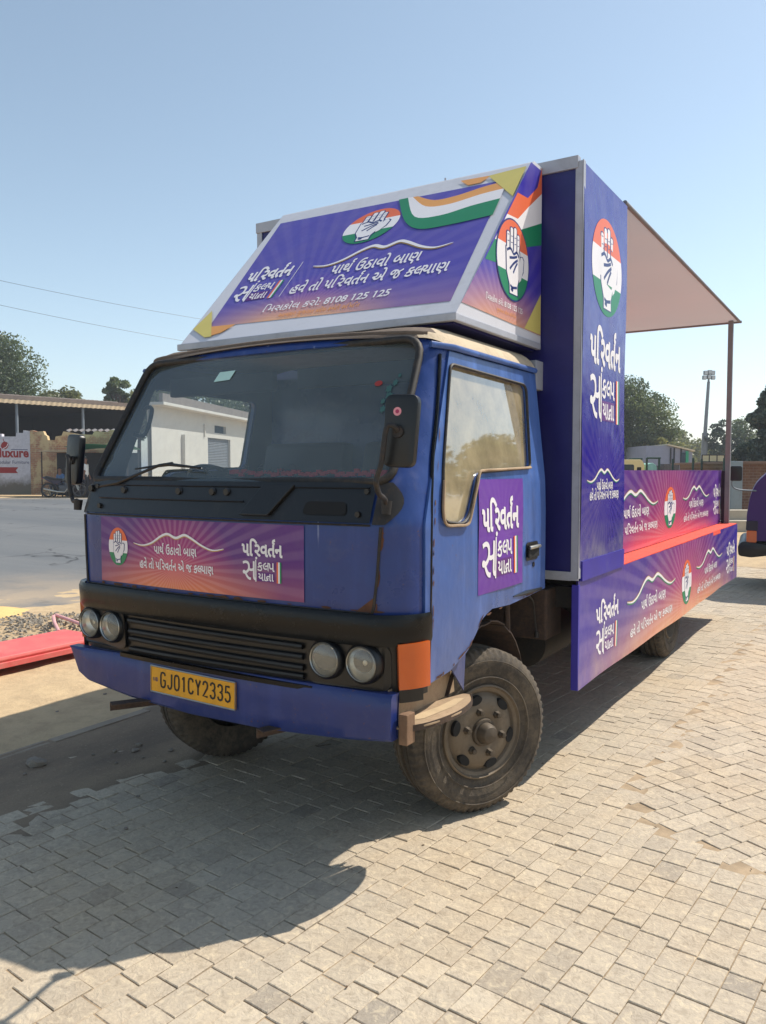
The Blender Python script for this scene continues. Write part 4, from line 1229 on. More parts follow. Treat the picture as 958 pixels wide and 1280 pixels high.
# ------------------------------------------------------------------ display box
BX, BY0, BY1, BZ0, BZ1 = 1.075, 1.60, 2.42, 1.035, 3.17
mb = MB(); mb.box((-BX, BY0, BZ0), (BX, BY1, BZ1)); box = mb.build('display_box', M['boxblue'], truck)
mb = MB()
for a, b in (((BX - .035, BY0 - .008, BZ0 - .01), (BX + .006, BY0 + .0, BZ1 + .0)), ((-BX - .006, BY0 - .008, BZ0 - .01), (-BX + .035, BY0, BZ1)),
             ((-BX - .01, BY0 - .014, BZ1 - .035), (BX - .02, BY0 + .03, BZ1 + .028)), ((-BX + .035, BY0 - .007, BZ0 - .012), (BX - .035, BY0, BZ0 + .035)),
             ((BX + .0005, BY0 - .008, BZ0), (BX + .0075, BY0 + .028, BZ1 + .004))):
    mb.box(a, b)
mb.tube([(.28, BY0 + .02, BZ1 + .02), (.28, BY0 + .02, BZ1 + .07)], .006, 6)
mb.build('box_frame', M['alu'], box, bevel=.002)
M['side_print'] = ray_print('side_panel_print', .5, .22, .4, (34, 24, 138), (40, 26, 146), (36, 28, 130), .22, 40, .035, rough=.20, stain=((150, 150, 140), .03, .14, .8))
mb = MB(); xp = BX + .008
mb.grid(lambda y, z: (xp + .004 * math.sin(y * 3.1 + z * 1.4) + .003 * math.sin(z * 5.3), y, z), list(np.linspace(BY0 + .002, BY1, 30)), list(np.linspace(BZ0 + .0, BZ1 - .004, 90)))
sp = mb.build('side_panel', M['side_print'], truck, smooth=60, fix=False)
mb = MB(); mb.box((BX + .001, BY0 + .03, BZ0 - .015), (BX + .016, BY1, BZ0 + .09)); mb.build('skirting', pm('blue_skirting', (44, 36, 150), .35, 0, .08, 4, dirt=(140, 140, 150), damt=.3), box)
PW, PH = BY1 - BY0, BZ1 - BZ0
d1 = Dec(); d1.emblem(.505 * PW, .787 * PH, .70 * PW, .245 * PH, rim=False)
def on_side(x, y, o):
    Y, Z = BY0 + x, BZ0 + y
    return (xp + .004 * math.sin(Y * 3.1 + Z * 1.4) + .003 * math.sin(Z * 5.3) + .0006 + o, Y, Z)
d1.build('party_emblem', on_side, sp, .0004)
d1 = Dec(); d1.logo(.15 * PW, .39 * PH, .74 * PW, .235 * PH)
d1.moustache(.10 * PW, .86 * PW, .232 * PH, .268 * PH); d1.slogan(.31 * PW, .69 * PW, .216 * PH, .018 * PH, .165 * PW, .84 * PW, .190 * PH, .02 * PH)
d1.build('panel_lettering', on_side, sp, .0004)

# roof sign: slanted face over the cab
sx0, sx1 = -.775, .862
P_b = Vector((0, .605, 2.262)); P_t = Vector((0, 1.475, 3.17))
SL = (P_t - P_b).length; VS = (P_t - P_b).normalized(); NS = Vector((1, 0, 0)).cross(VS).normalized()
if NS.y > 0: NS = -NS
def on_sign(x, y, o):
    q = P_b + VS * y + NS * (o + .0028)
    return (sx0 + x, q.y, q.z)
SW = sx1 - sx0
mb = MB()
mb.add([(sx0, P_b.y, P_b.z), (sx1, P_b.y, P_b.z), (sx1, P_t.y, P_t.z), (sx0, P_t.y, P_t.z), (sx0, 1.59, P_b.z), (sx1, 1.59, P_b.z), (sx1, 1.59, P_t.z), (sx0, 1.59, P_t.z)],
       [(0, 1, 2, 3), (0, 4, 5, 1), (3, 2, 6, 7), (0, 3, 7, 4), (4, 7, 6, 5)], 0)
mb.add([(sx1, P_b.y, P_b.z), (sx1, 1.59, P_b.z), (sx1, 1.59, P_t.z), (sx1, P_t.y, P_t.z)], [(0, 1, 2, 3)], 0)
sign = mb.build('roof_sign', M['whiteflex'], truck, bevel=.012)
mb = MB(); mb.box((sx0 + .02, P_b.y + .04, P_b.z - .035), (sx1 - .03, 1.58, P_b.z - .004)); mb.build('sign_underside', M['boxblue'], sign)
mb = MB(); mb.box((sx0 - .006, P_b.y - .008, P_b.z - .03), (sx1 + .006, P_b.y + .02, P_b.z + .004)); mb.box((sx1 - .02, P_b.y + .012, P_b.z - .03), (sx1 + .006, 1.58, P_b.z + .002)); mb.build('sign_edge', M['alu'], sign, bevel=.004)
M['sign_print'] = ray_print('roof_sign_print', .40, .02, 1.5, (76, 66, 162), (140, 76, 152), (222, 166, 122), .36, 52, .07, rough=.36, bot_h=.22)
mb = MB(); uA = [.035 * SW, .938 * SW]
PRT = [(.030, .915), (.937, .885), (.965, .075), (.080, .105)]
mb.add([on_sign(u * SW, v * SL, -.0012) for u, v in PRT], [(3, 2, 1, 0)], 0, [(0, 1), (1, 1), (1, 0), (0, 0)])
spn = mb.build('sign_face_print', M['sign_print'], sign, fix=False)
d2 = Dec()
U = lambda u: u * SW
V_ = lambda v: v * SL
# waving flag, top right
def band(lo, hi, key, layer):
    q = [(U(u), V_(v)) for u, v in catmull(lo, 5)] + [(U(u), V_(v)) for u, v in reversed(catmull(hi, 5))]
    n = len(q) // 2
    d2.put(q, [(i, i + 1, len(q) - 2 - i, len(q) - 1 - i) for i in range(n - 1)], key, layer)
f0 = [(.62, .895), (.70, .83), (.78, .83), (.87, .86), (.945, .87)]
f1 = [(.60, .897), (.68, .79), (.77, .77), (.87, .80), (.947, .81)]
f2 = [(.58, .90), (.66, .72), (.76, .69), (.86, .72), (.95, .735)]
f3 = [(.545, .90), (.63, .70), (.71, .61), (.82, .60), (.955, .615)]
band(f1, f0, 'peach', 3); band(f2, f1, 'white', 3); band(f3, f2, 'green', 3)
d2.poly([(U(.86), V_(.945)), (U(.985), V_(.96)), (U(.992), V_(.73))], 'yellowflex', 4)
d2.poly([(U(.013), V_(.10)), (U(.035), V_(.225)), (U(.13), V_(.03)), (U(.10), V_(.03))], 'yellowflex', 4)
d2.poly([(U(.082), V_(.104)), (U(.20), V_(.099)), (U(.16), V_(.05)), (U(.115), V_(.035))], 'peach', 3)
d2.poly([(U(.76), V_(.955)), (U(.87), V_(.945)), (U(.845), V_(.90)), (U(.80), V_(.90))], 'peach', 3)
d2.moustache(U(.361), U(.869), V_(.435), V_(.545), tri=False)
d2.slogan(U(.455), U(.78), V_(.372), V_(.060), U(.335), U(.90), V_(.270), V_(.058))
d2.logo(U(.085), V_(.262), U(.20), V_(.252))
d2.stroke([(U(.305), V_(.26)), (U(.300), V_(.51))], .004, 'white', 2)
d2.text("િમસકોલ કરો:", U(.279), U(.50), V_(.160), V_(.036), 'white', .01)
d2.text("8108 125 125", U(.515), U(.745), V_(.160), V_(.040), 'white', .02, ref=.69)
d2.text("આવકાર ગુજરાત પ~દેશ કમેટી સિમિત", U(.362), U(.66), V_(.112), V_(.022), 'peach', .004)
d2.build('sign_lettering', on_sign, sign)
d2 = Dec(); d2.emblem(U(.497), V_(.715), U(.208), V_(.262), rim=False); d2.build('party_emblem', on_sign, sign)
# its right end: print on the triangular cheek
M['cheek_print'] = ray_print('sign_cheek_print', .5, .0, .9, (52, 40, 158), (120, 66, 150), (226, 160, 100), .4, 36, .08, rough=.34, bot_h=.30)
def on_cheek(y, z, o): return (sx1 + .0025 + o, y, z)
tri = [(.655, 2.318), (1.585, 2.305), (1.585, 3.15), (1.43, 3.15)]
mb = MB(); mb.add([on_cheek(y, z, 0) for y, z in tri], [(0, 1, 2, 3)], 0, [((y - .6) / 1.0, (z - 2.26) / .9) for y, z in tri])
ck = mb.build('cheek_print', M['cheek_print'], sign, fix=False)
d3 = Dec()
def clipx(z): return .64 + (z - 2.30) * .93 + .015           # slanted front edge
def cband(z0, z1, key, dy=.46):
    q = [(clipx(z0), z0), (clipx(z0) + .13, z0 + .01), (clipx(z0) + .26, z0 + .10), (1.58, z0 + .22), (1.58, z1 + .22), (clipx(z1) + .26, z1 + .10), (clipx(z1) + .13, z1 + .01), (clipx(z1), z1)]
    d3.put(q, [(i, i + 1, 6 - i, 7 - i) for i in range(3)], key, 1)
cband(2.552, 2.665, 'green'); cband(2.665, 2.815, 'white'); cband(2.815, 2.95, 'orange')
d3.poly([(1.36, 2.312), (1.58, 2.309), (1.58, 2.52)], 'yellowflex', 1)
d3.text("િમસકોલ કરો: 8108 125 125", .90, 1.33, 2.376, .022, 'white', .01)
d3.text("ગુજરાત પ~દેશ સિમિત", 1.02, 1.25, 2.342, .014, 'peach', .004)
d3.build('cheek_lettering', on_cheek, sign)
d3 = Dec(); d3.emblem(1.205, 2.612, .385, .375); d3.build('party_emblem', lambda x, y, o: on_cheek(x, y, o + .002), sign)

# ------------------------------------------------------------------ stage
FY1 = 6.93
mb = MB(); mb.box((-1.075, BY1 + .004, .985), (1.075, FY1, 1.028)); mb.build('stage_floor', M['redfloor'], truck, bevel=.003)
LH = (.445, 1.022)
LB = (1.60, 6.93)
LW, LHH = LB[1] - LB[0], LH[1] - LH[0]
M['lower_print'] = ray_print('lower_board_print', .52, .15, 5.0, (66, 40, 138), (190, 54, 96), (222, 140, 96), 1.5, 60, .13, rough=.34, edge=(44, 34, 146), stain=((206, 176, 140), .0, .5, .45), bot_h=.5)
M['inner_print'] = ray_print('inner_board_print', .45, .05, 5.0, (84, 30, 122), (180, 48, 92), (214, 84, 96), 1.5, 60, .12, rough=.36, edge=(86, 36, 150), bot_h=.45)
def board_decals(kind, fn, par, W, Hh):
    d = Dec(); L = []
    if kind == 'lower':
        L = [(.175, .424, .53, .75, .244, .369, .40, .10, .192, .409, .17, .085), (.582, .833, .53, .75, .651, .78, .40, .09, .597, .819, .17, .085)]
        E = (.508, .44, .076, .62); d.logo(.060 * W, .18 * Hh, .083 * W, .54 * Hh); d.logo(.876 * W, .15 * Hh, .094 * W, .56 * Hh)
    else:
        L = [(.044, .35, .53, .75, .131, .285, .42, .10, .075, .347, .22, .09), (.554, .839, .53, .74, .62, .775, .40, .10, .568, .834, .20, .085)]
        E = (.446, .46, .094, .60); d.logo(.895 * W, .17 * Hh, .10 * W, .56 * Hh)
    for a, b, c, e, x0, x1, y1, h1, X0_, X1_, y2, h2 in L:
        d.moustache(a * W, b * W, c * Hh, e * Hh); d.slogan(x0 * W, x1 * W, y1 * Hh, h1 * Hh, X0_ * W, X1_ * W, y2 * Hh, h2 * Hh)
    d.build('board_lettering', fn, par, .00035)
    d = Dec(); d.emblem(E[0] * W, E[1] * Hh, E[2] * W, E[3] * Hh, rim=False); d.build('party_emblem', fn, par, .00035)
def wav(y, z): return .005 * math.sin(y * 1.9) + .004 * math.sin(y * 4.7 + z * 3)
for sd in (1, -1):
    mb = MB(); mb.grid(lambda y, z: ((1.082 + wav(y, z)) * sd, y if sd > 0 else LB[0] + LB[1] - y, z), list(np.linspace(LB[0], LB[1], 120)), list(np.linspace(LH[0], LH[1], 6)))
    mb.grid(lambda y, z: ((1.072 + wav(y, z)) * sd, y if sd > 0 else LB[0] + LB[1] - y, z), list(np.linspace(LB[0], LB[1], 120)), list(np.linspace(LH[0], LH[1], 6)))
    lb = mb.build('lower_board', M['lower_print'], truck, smooth=60, fix=False)
    fn = (lambda x, y, o: (1.0827 + wav(LB[0] + x, LH[0] + y) + o, LB[0] + x, LH[0] + y)) if sd > 0 else (lambda x, y, o: (-1.0827 - wav(LB[1] - x, LH[0] + y) - o, LB[1] - x, LH[0] + y))
    board_decals('lower', fn, lb, LW, LHH)
    for a_, b_ in ((LB[0] - .004, LB[0] + .02), (LB[1] - .02, LB[1] + .004)):
        mb = MB(); mb.box((1.045 * sd, a_, LH[0]), (1.083 * sd, b_, LH[1] - .02)); mb.build('board_end_flange', M['indigo'], lb, bevel=.002)
    IY = (2.43, 6.84); IW = IY[1] - IY[0]; IZ = (1.034, 1.60); IH = IZ[1] - IZ[0]
    mb = MB(); mb.grid(lambda y, z: ((.925 + .4 * wav(y, z)) * sd, y if sd > 0 else IY[0] + IY[1] - y, z), list(np.linspace(IY[0], IY[1], 40)), list(np.linspace(IZ[0], IZ[1], 6)))
    mb.grid(lambda y, z: ((.913 + .4 * wav(y, z)) * sd, y if sd > 0 else IY[0] + IY[1] - y, z), list(np.linspace(IY[0], IY[1], 40)), list(np.linspace(IZ[0], IZ[1], 6)))
    mb.box((.913 * sd, IY[0], IZ[1] - .003), (.925 * sd, IY[1], IZ[1] + .001))
    ib = mb.build('inner_board', M['inner_print'], truck, smooth=60, fix=False)
    fn = (lambda x, y, o: (.9257 + .4 * wav(IY[0] + x, IZ[0] + y) + o, IY[0] + x, IZ[0] + y)) if sd > 0 else (lambda x, y, o: (-.9257 - .4 * wav(IY[1] - x, IZ[0] + y) - o, IY[1] - x, IZ[0] + y))
    board_decals('inner', fn, ib, IW, IH)
    mb = MB(); mb.box((.965 * sd, 6.80, 1.03), (1.015 * sd, 6.85, 3.19)); mb.build('canopy_pole', M['pole'], truck, bevel=.005)
    mb = MB(); mb.box((.925 * sd, 6.845, 1.03), (.96 * sd, 6.88, 1.60)); mb.build('board_post', pm('dark_purple_post', (44, 20, 50), .6), truck, bevel=.003)
mb = MB(); mb.box((-1.08, FY1 + .005, .445), (1.08, FY1 + .015, 1.022)); mb.build('rear_board', M['indigo'], truck)
# canopy: taut cloth on a tube frame
def canopy_mat():
    k = NT('canopy_cloth')
    df = k.new('ShaderNodeBsdfDiffuse'); tl = k.new('ShaderNodeBsdfTranslucent')
    c = k.mix(k.rng(k.noise(1.2, 4), .3, .7), lin((206, 222, 234)), lin((214, 226, 236)))
    k.link(c, df.inputs[0]); tl.inputs[0].default_value = lin((160, 158, 164))
    mx = k.new('ShaderNodeMixShader'); mx.inputs[0].default_value = .18
    k.link(df.outputs[0], mx.inputs[1]); k.link(tl.outputs[0], mx.inputs[2]); k.link(mx.outputs[0], k.out.inputs[0])
    k.n.remove(k.b)
    return k.m
mb = MB(); mb.grid(lambda x, y: (x, y, 3.195 - .03 * math.sin(math.pi * (x + 1.06) / 2.12) * math.sin(math.pi * (y - 2.42) / 4.52) * (1 + .3 * math.sin(y * 3))), list(np.linspace(-1.06, 1.06, 20)), list(np.linspace(2.425, 6.94, 40)))
cn = mb.build('canopy', canopy_mat(), truck, smooth=60)
mb = MB()
for sd in (1, -1): mb.tube([(1.06 * sd, 2.43, 3.195), (1.06 * sd, 6.97, 3.195)], .014, 8)
mb.tube([(-1.08, 6.93, 3.19), (1.08, 6.93, 3.19)], .014, 8)
mb.build('canopy_frame', M['pole'], cn, smooth=50)

# banners on the cab
bx0, bx1, bz0, bz1 = -.695, .510, 1.086, 1.386
M['front_print'] = ray_print('front_banner_print', .42, .30, 3.2, (84, 28, 118), (186, 36, 108), (228, 126, 76), .95, 46, .14, rough=.4, bot_h=.55)
mb = MB(); mb.grid(lambda x, z: front(x, z, .004), list(np.linspace(bx0, bx1, 30)), [bz0, bz0 + .1, bz0 + .2, bz1]); fb = mb.build('front_banner', M['front_print'], truck, smooth=60)
bw, bh = bx1 - bx0, bz1 - bz0
d4 = Dec(); d4.logo(.745 * bw, .22 * bh, .175 * bw, .56 * bh); d4.moustache(.20 * bw, .665 * bw, .58 * bh, .80 * bh, tri=False)
d4.slogan(.315 * bw, .535 * bw, .495 * bh, .105 * bh, .235 * bw, .615 * bw, .265 * bh, .105 * bh)
onf = lambda x, y, o: front(bx0 + x, bz0 + y, .0046 + o)
d4.build('banner_lettering', onf, fb)
d4 = Dec(); d4.emblem(.108 * bw, .55 * bh, .115 * bw, .58 * bh, rim=False); d4.build('party_emblem', onf, fb)
py0, py1, pz0, pz1 = .650, 1.145, 1.063, 1.560
M['poster_print'] = ray_print('door_poster_print', .5, .5, 1.0, (98, 44, 150), (104, 46, 156), (96, 44, 140), .6, 30, .02, rough=.5)
mb = MB(); mb.grid(lambda y, z: sidep(y, z, .0125 + .002 * math.sin(y * 11 + z * 9)), list(np.linspace(py0, py1, 14)), list(np.linspace(pz0, pz1, 14))); dp = mb.build('door_poster', M['poster_print'], truck, smooth=60)
d5 = Dec(); d5.logo(.05 * (py1 - py0), .115 * (pz1 - pz0), .86 * (py1 - py0), .70 * (pz1 - pz0))
d5.build('poster_lettering', lambda x, y, o: sidep(py0 + x, pz0 + y, .0133 + .002 * math.sin((py0 + x) * 11 + (pz0 + y) * 9) + o), dp)

# ================================================================== NEAR LEFT: beam, gravel, stones
def mesh_rock(r, seed, flat=.6):
    rr = random.Random(seed)
    bm = bmesh.new(); bmesh.ops.create_icosphere(bm, subdivisions=2, radius=1)
    sx, sy, sz = rr.uniform(.7, 1.3), rr.uniform(.6, 1.1), flat * rr.uniform(.6, 1.1)
    ph = [rr.uniform(0, 6) for _ in range(6)]
    for v in bm.verts:
        k_ = 1 + .22 * math.sin(v.co.x * 3 + ph[0]) * math.sin(v.co.y * 3.3 + ph[1]) + .14 * math.sin(v.co.z * 5 + ph[2] + v.co.x * 4)
        v.co = Vector((v.co.x * sx, v.co.y * sy, v.co.z * sz)) * k_ * r
    return bm
stone_m = pm('grey_rubble', (128, 118, 106), .9, 0, .2, 20, dirt=(160, 144, 122), damt=.4, dscale=25, bump=.3, bscale=90)
STN = [(-3.86, 2.62, .050, 'fist sized grey stone lying in the truck shadow on the dusty ground'), (-3.66, 2.98, .016, None), (-3.57, 3.05, .02, None), (-3.72, 2.88, .012, None), (-3.50, 2.86, .013, None),
       (-3.40, 3.16, .015, None), (-3.30, 3.02, .010, None), (-3.62, 3.12, .022, None), (-3.45, 3.0, .009, None), (-3.05, 2.62, .012, None), (-3.95, 2.4, .010, None), (-3.78, 2.5, .012, None), (-2.82, 2.35, .010, None), (-4.7, 3.75, .016, None), (-4.62, 3.3, .014, None), (-4.9, 3.5, .012, None), (-4.45, 3.85, .013, None)]
for i, (x, y, r, lab) in enumerate(STN):
    bm = mesh_rock(r, i); me = bpy.data.meshes.new('stone'); bm.to_mesh(me); bm.free(); me.materials.append(stone_m)
    me.polygons.foreach_set('use_smooth', [True] * len(me.polygons)); me.set_sharp_from_angle(angle=R(35))
    o = bpy.data.objects.new('stone', me); col.objects.link(o); o.location = (x, y, r * .25 + (.004 if x > -4.1 else -.01)); o.rotation_euler = (0, 0, i)
    if lab: tag(o, lab, 'stone')
    else: tag(o, 'small rubble chip scattered on the dusty ground by the truck shadow', 'stone', 'rubble chips on the dusty ground')
# gravel heap between verge and road
mb = MB(); r_ = random.Random(9)
for i in range(2600):
    u, v = r_.random(), r_.random()
    d = 7.2 + 1.7 * v; l = -4.7 + 3.3 * u
    if r_.random() > math.exp(-((u - .5) * 2.2) ** 2): continue
    p = bg(d, l, 0); s_ = r_.uniform(.008, .024)
    zz = .05 * math.exp(-((v - .5) * 3) ** 2) * math.exp(-((u - .5) * 2.6) ** 2) + r_.uniform(-.004, .01)
    a = r_.uniform(0, 3); T = Matrix.Translation((p.x, p.y, zz)) @ Matrix.Rotation(a, 4, 'Z') @ Matrix.Rotation(r_.uniform(-.6, .6), 4, 'X')
    q = [T @ Vector(c) * 1 for c in ((-s_, -s_ * .7, -s_ * .3), (s_, -s_ * .6, -s_ * .4), (s_ * .8, s_ * .7, -s_ * .3), (-s_ * .7, s_ * .8, -s_ * .3), (-s_ * .5, -s_ * .3, s_ * .5), (s_ * .6, -s_ * .2, s_ * .45), (s_ * .3, s_ * .5, s_ * .5))]
    mb.add(q, [(0, 1, 5, 4), (1, 2, 6, 5), (2, 3, 6), (3, 0, 4), (3, 4, 6), (4, 5, 6)])
g_ = mb.build('gravel', pm('gravel_grey', (138, 130, 118), .9, 0, .35, 30), fix=False)
g_['kind'] = 'stuff'
# dropped yellow sand
mb = MB()
mb.grid(lambda l, d: bg(d, l, .012 + .05 * math.exp(-((d - 8.75) * 2.4) ** 2) * math.exp(-((l + 4.6) * 1.0) ** 2) + .004 * fbm(l * 6, d * 7) - .05 * smooth((abs(l + 4.75) - .35) / .5)), list(np.linspace(-6, -3.4, 40)), list(np.linspace(8.3, 9.2, 24)))
structure(mb.build('sand_patch', pm('yellow_sand', (214, 178, 116), .95, 0, .1, 8, bump=.3, bscale=60), smooth=60))

# red steel beam lying on the verge
redm = pm('red_oxide_paint', (208, 92, 90), .55, 0, .08, 3, dirt=(196, 130, 118), damt=.5, dscale=6, bump=.06, bscale=20)
beam = thing('steel_beam', 'red painted steel beam lying on the sandy verge left of the truck', 'beam', (-6.09, 3.6, 0))
mb = MB(); mb.prism(rounded([(-.29, .075), (-.29, .135), (.275, .14), (.285, .115), (.265, .075)], .006, 2), -2.6, 1.05, 'y'); mb.build('beam_plate', redm, beam, bevel=.003)
mb = MB(); mb.box((.262, -2.6, .052), (.300, 1.25, .096)); mb.build('edge_angle', redm, beam, bevel=.004)
for y in (-1.6, -.2, .8):
    mb = MB(); mb.box((-.2, y, -.01), (.2, y + .1, .074)); mb.build('beam_foot', redm, beam, bevel=.004)
mb = MB(); mb.box((-.85, -.55, .01), (-.36, .28, .05)); mb.build('side_tray', pm('dark_maroon_steel', (70, 36, 44), .6), beam, bevel=.004)
mb = MB(); mb.tube([(-.30, 1.0, .12), (-.78, 1.30, .10), (-1.15, 1.55, .09), (-1.20, 1.62, .09), (-.85, 1.50, .10), (-.30, 1.32, .11)], .018, 8); mb.build('loop_handle', pm('pale_pink_paint', (220, 160, 158), .5), beam, smooth=60)

# ================================================================== FAR LEFT: shed, walls, stall, people
def local(name, label, cat, d, l, z=None, rz=0.0, group=None):
    return thing(name, label, cat, bg(d, l, terr(d, l) if z is None else z), YAW + rz, group)

def brick_mat(name, c1, c2, mortar, plaster=None, pamt=.5):
    k = NT(name)
    mp = k.new('ShaderNodeMapping'); mp.inputs['Rotation'].default_value = (R(90), 0, 0)
    k.link(k.coord(), mp.inputs[0])
    bt = k.new('ShaderNodeTexBrick'); bt.inputs['Scale'].default_value = 1
    bt.inputs['Color1'].default_value = lin(c1); bt.inputs['Color2'].default_value = lin(c2); bt.inputs['Mortar'].default_value = lin(mortar)
    bt.inputs['Brick Width'].default_value = .23; bt.inputs['Row Height'].default_value = .085; bt.inputs['Mortar Size'].default_value = .012
    k.link(mp.outputs[0], bt.inputs['Vector'])
    c = k.mix(k.rng(k.noise(2.2, 7, .7), .4, .7, 0, .5), bt.outputs['Color'], lin((150, 122, 96)))
    if plaster:
        f = k.rng(k.noise(.9, 8, .68), .62 - pamt * .4, .66 - pamt * .3)
        c = k.mix(f, c, lin(plaster))
    k.link(c, k.b.inputs['Base Color']); k.b.inputs['Roughness'].default_value = .92
    k.bump(bt.outputs['Fac'], -.4, .01)
    return k.m
M['brick'] = brick_mat('weathered_brick', (176, 118, 84), (150, 96, 70), (170, 150, 122), (196, 172, 130), .38)
M['brick2'] = brick_mat('brown_brick', (112, 76, 62), (96, 64, 54), (120, 104, 92))
def white_mat():
    k = NT('whitewashed_brick')
    sp_ = k.new('ShaderNodeSeparateXYZ'); k.link(k.coord(), sp_.inputs[0])
    n = k.noise(1.6, 8, .7); n2 = k.noise(8, 6, .7)
    c = k.mix(k.rng(n2, .35, .7), lin((206, 202, 208)), lin((180, 176, 182)))
    low = k.math('ADD', sp_.outputs[2], k.math('MULTIPLY', n, 1.2))
    c = k.mix(k.rng(low, 1.45, 1.0), c, lin((112, 104, 92)))
    k.link(c, k.b.inputs['Base Color']); k.b.inputs['Roughness'].default_value = .9
    w = k.new('ShaderNodeTexBrick'); mp = k.new('ShaderNodeMapping'); mp.inputs['Rotation'].default_value = (R(90), 0, 0); k.link(k.coord(), mp.inputs[0]); k.link(mp.outputs[0], w.inputs['Vector'])
    w.inputs['Scale'].default_value = 1; w.inputs['Brick Width'].default_value = .23; w.inputs['Row Height'].default_value = .085
    k.bump(w.outputs['Fac'], -.35, .008)
    return k.m
D1 = 36.0
# painted wall
pw = local('painted_wall', 'whitewashed roadside wall with a red and grey painted advertisement', 'wall', D1, -15.85, .50)
top = [(0, 2.86), (-.28, 2.90), (-.30, 2.78), (-.60, 2.78), (-.62, 2.62), (-1.25, 2.62), (-1.26, 2.74), (-1.9, 2.80), (-3.2, 2.72), (-4.6, 2.80), (-7.5, 2.76)]
mb = MB(); mb.prism([(0, 0)] + top + [(-7.5, 0)], 0, .24, 'y'); mb.build('wall', white_mat(), pw)
ad = Dec()
redp, gryp = 'redpaint', 'greypaint'
M[redp] = pm('red_sign_paint', (150, 36, 34), .8, 0, .12, 12); M[gryp] = pm('grey_sign_paint', (104, 104, 124), .8, 0, .15, 20)
ad.text('luxure', -1.37, -.06, 1.70, .27, redp, .035, ref=.48)
ad.text('odular Furniture', -1.40, -.05, 1.40, .10, gryp, .01, ref=.48)
ad.poly([(-3.0, .98), (-.56, .98), (-.66, 1.10), (-.54, 1.24), (-3.0, 1.26)], redp, 1)
ad.poly([(-1.13 + .17 * math.cos(t) * (1 + .1 * math.sin(2 * t)), 2.22 + .17 * math.sin(t)) for t in np.linspace(0, 2 * math.pi, 24, endpoint=False)], redp, 1)
ad.stroke(catmull([(-1.14, 2.38), (-1.18, 2.46), (-1.20, 2.52)], 4), .03, redp, 1); ad.stroke(catmull([(-1.20, 2.08), (-1.05, 2.16), (-.99, 2.30)], 4), .03, 'white', 2)
ad.stroke([(-.85, 2.04), (-.10, 2.03)], .035, gryp, 1)
ad.build('painted_advert', lambda x, y, o: (x, -.003 - o * 2, y), pw)
# brick wall
bwl = local('brick_wall', 'unplastered broken topped brick wall behind the parked motorbike', 'wall', D1, -15.84, .50)
top = [(4.5, 2.9), (3.6, 2.92), (3.5, 2.82), (2.9, 2.86), (2.8, 2.70), (2.2, 2.72), (1.5, 2.84), (1.42, 2.66), (1.15, 2.62), (1.12, 2.46), (.80, 2.46), (.76, 2.64), (.66, 2.70), (.60, 2.86), (.3, 2.84), (.1, 2.90), (0, 2.88)]
mb = MB(); mb.prism([(0, 0), (4.5, 0)] + top, 0, .24, 'y'); mb.build('wall', M['brick'], bwl)
mb = MB(); n_ = 60
xs_ = list(np.linspace(1.5, 4.5, 60))
mb.grid(lambda x, t: (x, .3 + t * .5, 2.88 + .04 * math.sin(x * 22) + t * .1), xs_, [0.0, 1.0]); mb.build('tin_capping', pm('grey_tin', (110, 108, 108), .6, .3, .2, 4, dirt=(120, 84, 60), damt=.4), bwl, smooth=60)

# open shed behind the walls; its eave runs back to the right
EV = Vector((.67, .74, 0))                                 # (right, ahead) along the eave
shed = local('open_shed', 'dark open fronted shed under a long tin roof behind the walls', 'shed', 38.0, -18.2, .55, -math.atan2(.74, .67) * -1)
darkw = pm('shed_shade_dark', (20, 20, 22), .9, 0, .15)  # near black stands in for the shed's deep shade; vent and pipes share it
roofm = pm('weathered_roof_sheet', (120, 108, 100), .85, 0, .2, 2, dirt=(84, 70, 62), damt=.5, bump=.2, bscale=20)
mb = MB()
xs_ = list(np.linspace(-9, 6.7, 260))
mb.grid(lambda x, y: (x, y, 4.42 + (.30 if y > 1.2 else .25 * y) + (.10 if y > .05 else 0) + .03 * math.sin(x * 24)), xs_, [-.25, .9, 2, 6, 11])
mb.build('roof', roofm, shed, smooth=60)
mb = MB(); mb.box((-9, -.1, 4.36), (6.6, 10.8, 4.40)); mb.build('under_roof_shade', darkw, shed)  # dark sheet added to paint the shade under the roof
mb = MB(); mb.grid(lambda x, z: (x, -.27 + .012 * math.sin(x * 24), z + .015 * math.sin(x * 24)), xs_, [4.24, 4.42]); mb.build('eave_sheet', pm('cream_eave', (196, 176, 146), .8, 0, .12, 3), shed, smooth=60)
mb = MB(); mb.box((-9, -.24, 4.42), (6.7, -.18, 4.62)); mb.build('eave_beam', roofm, shed)
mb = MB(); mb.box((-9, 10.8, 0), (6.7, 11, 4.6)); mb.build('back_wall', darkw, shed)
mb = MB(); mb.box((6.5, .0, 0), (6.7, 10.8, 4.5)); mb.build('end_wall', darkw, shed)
for x in (-6.6, -3.4, .85, 4.2):
    mb = MB(); mb.tube([(x, -.05, 0), (x, -.05, 4.45)], .07, 10); mb.build('post', pm('grey_post', (112, 122, 132), .6), shed, smooth=60)

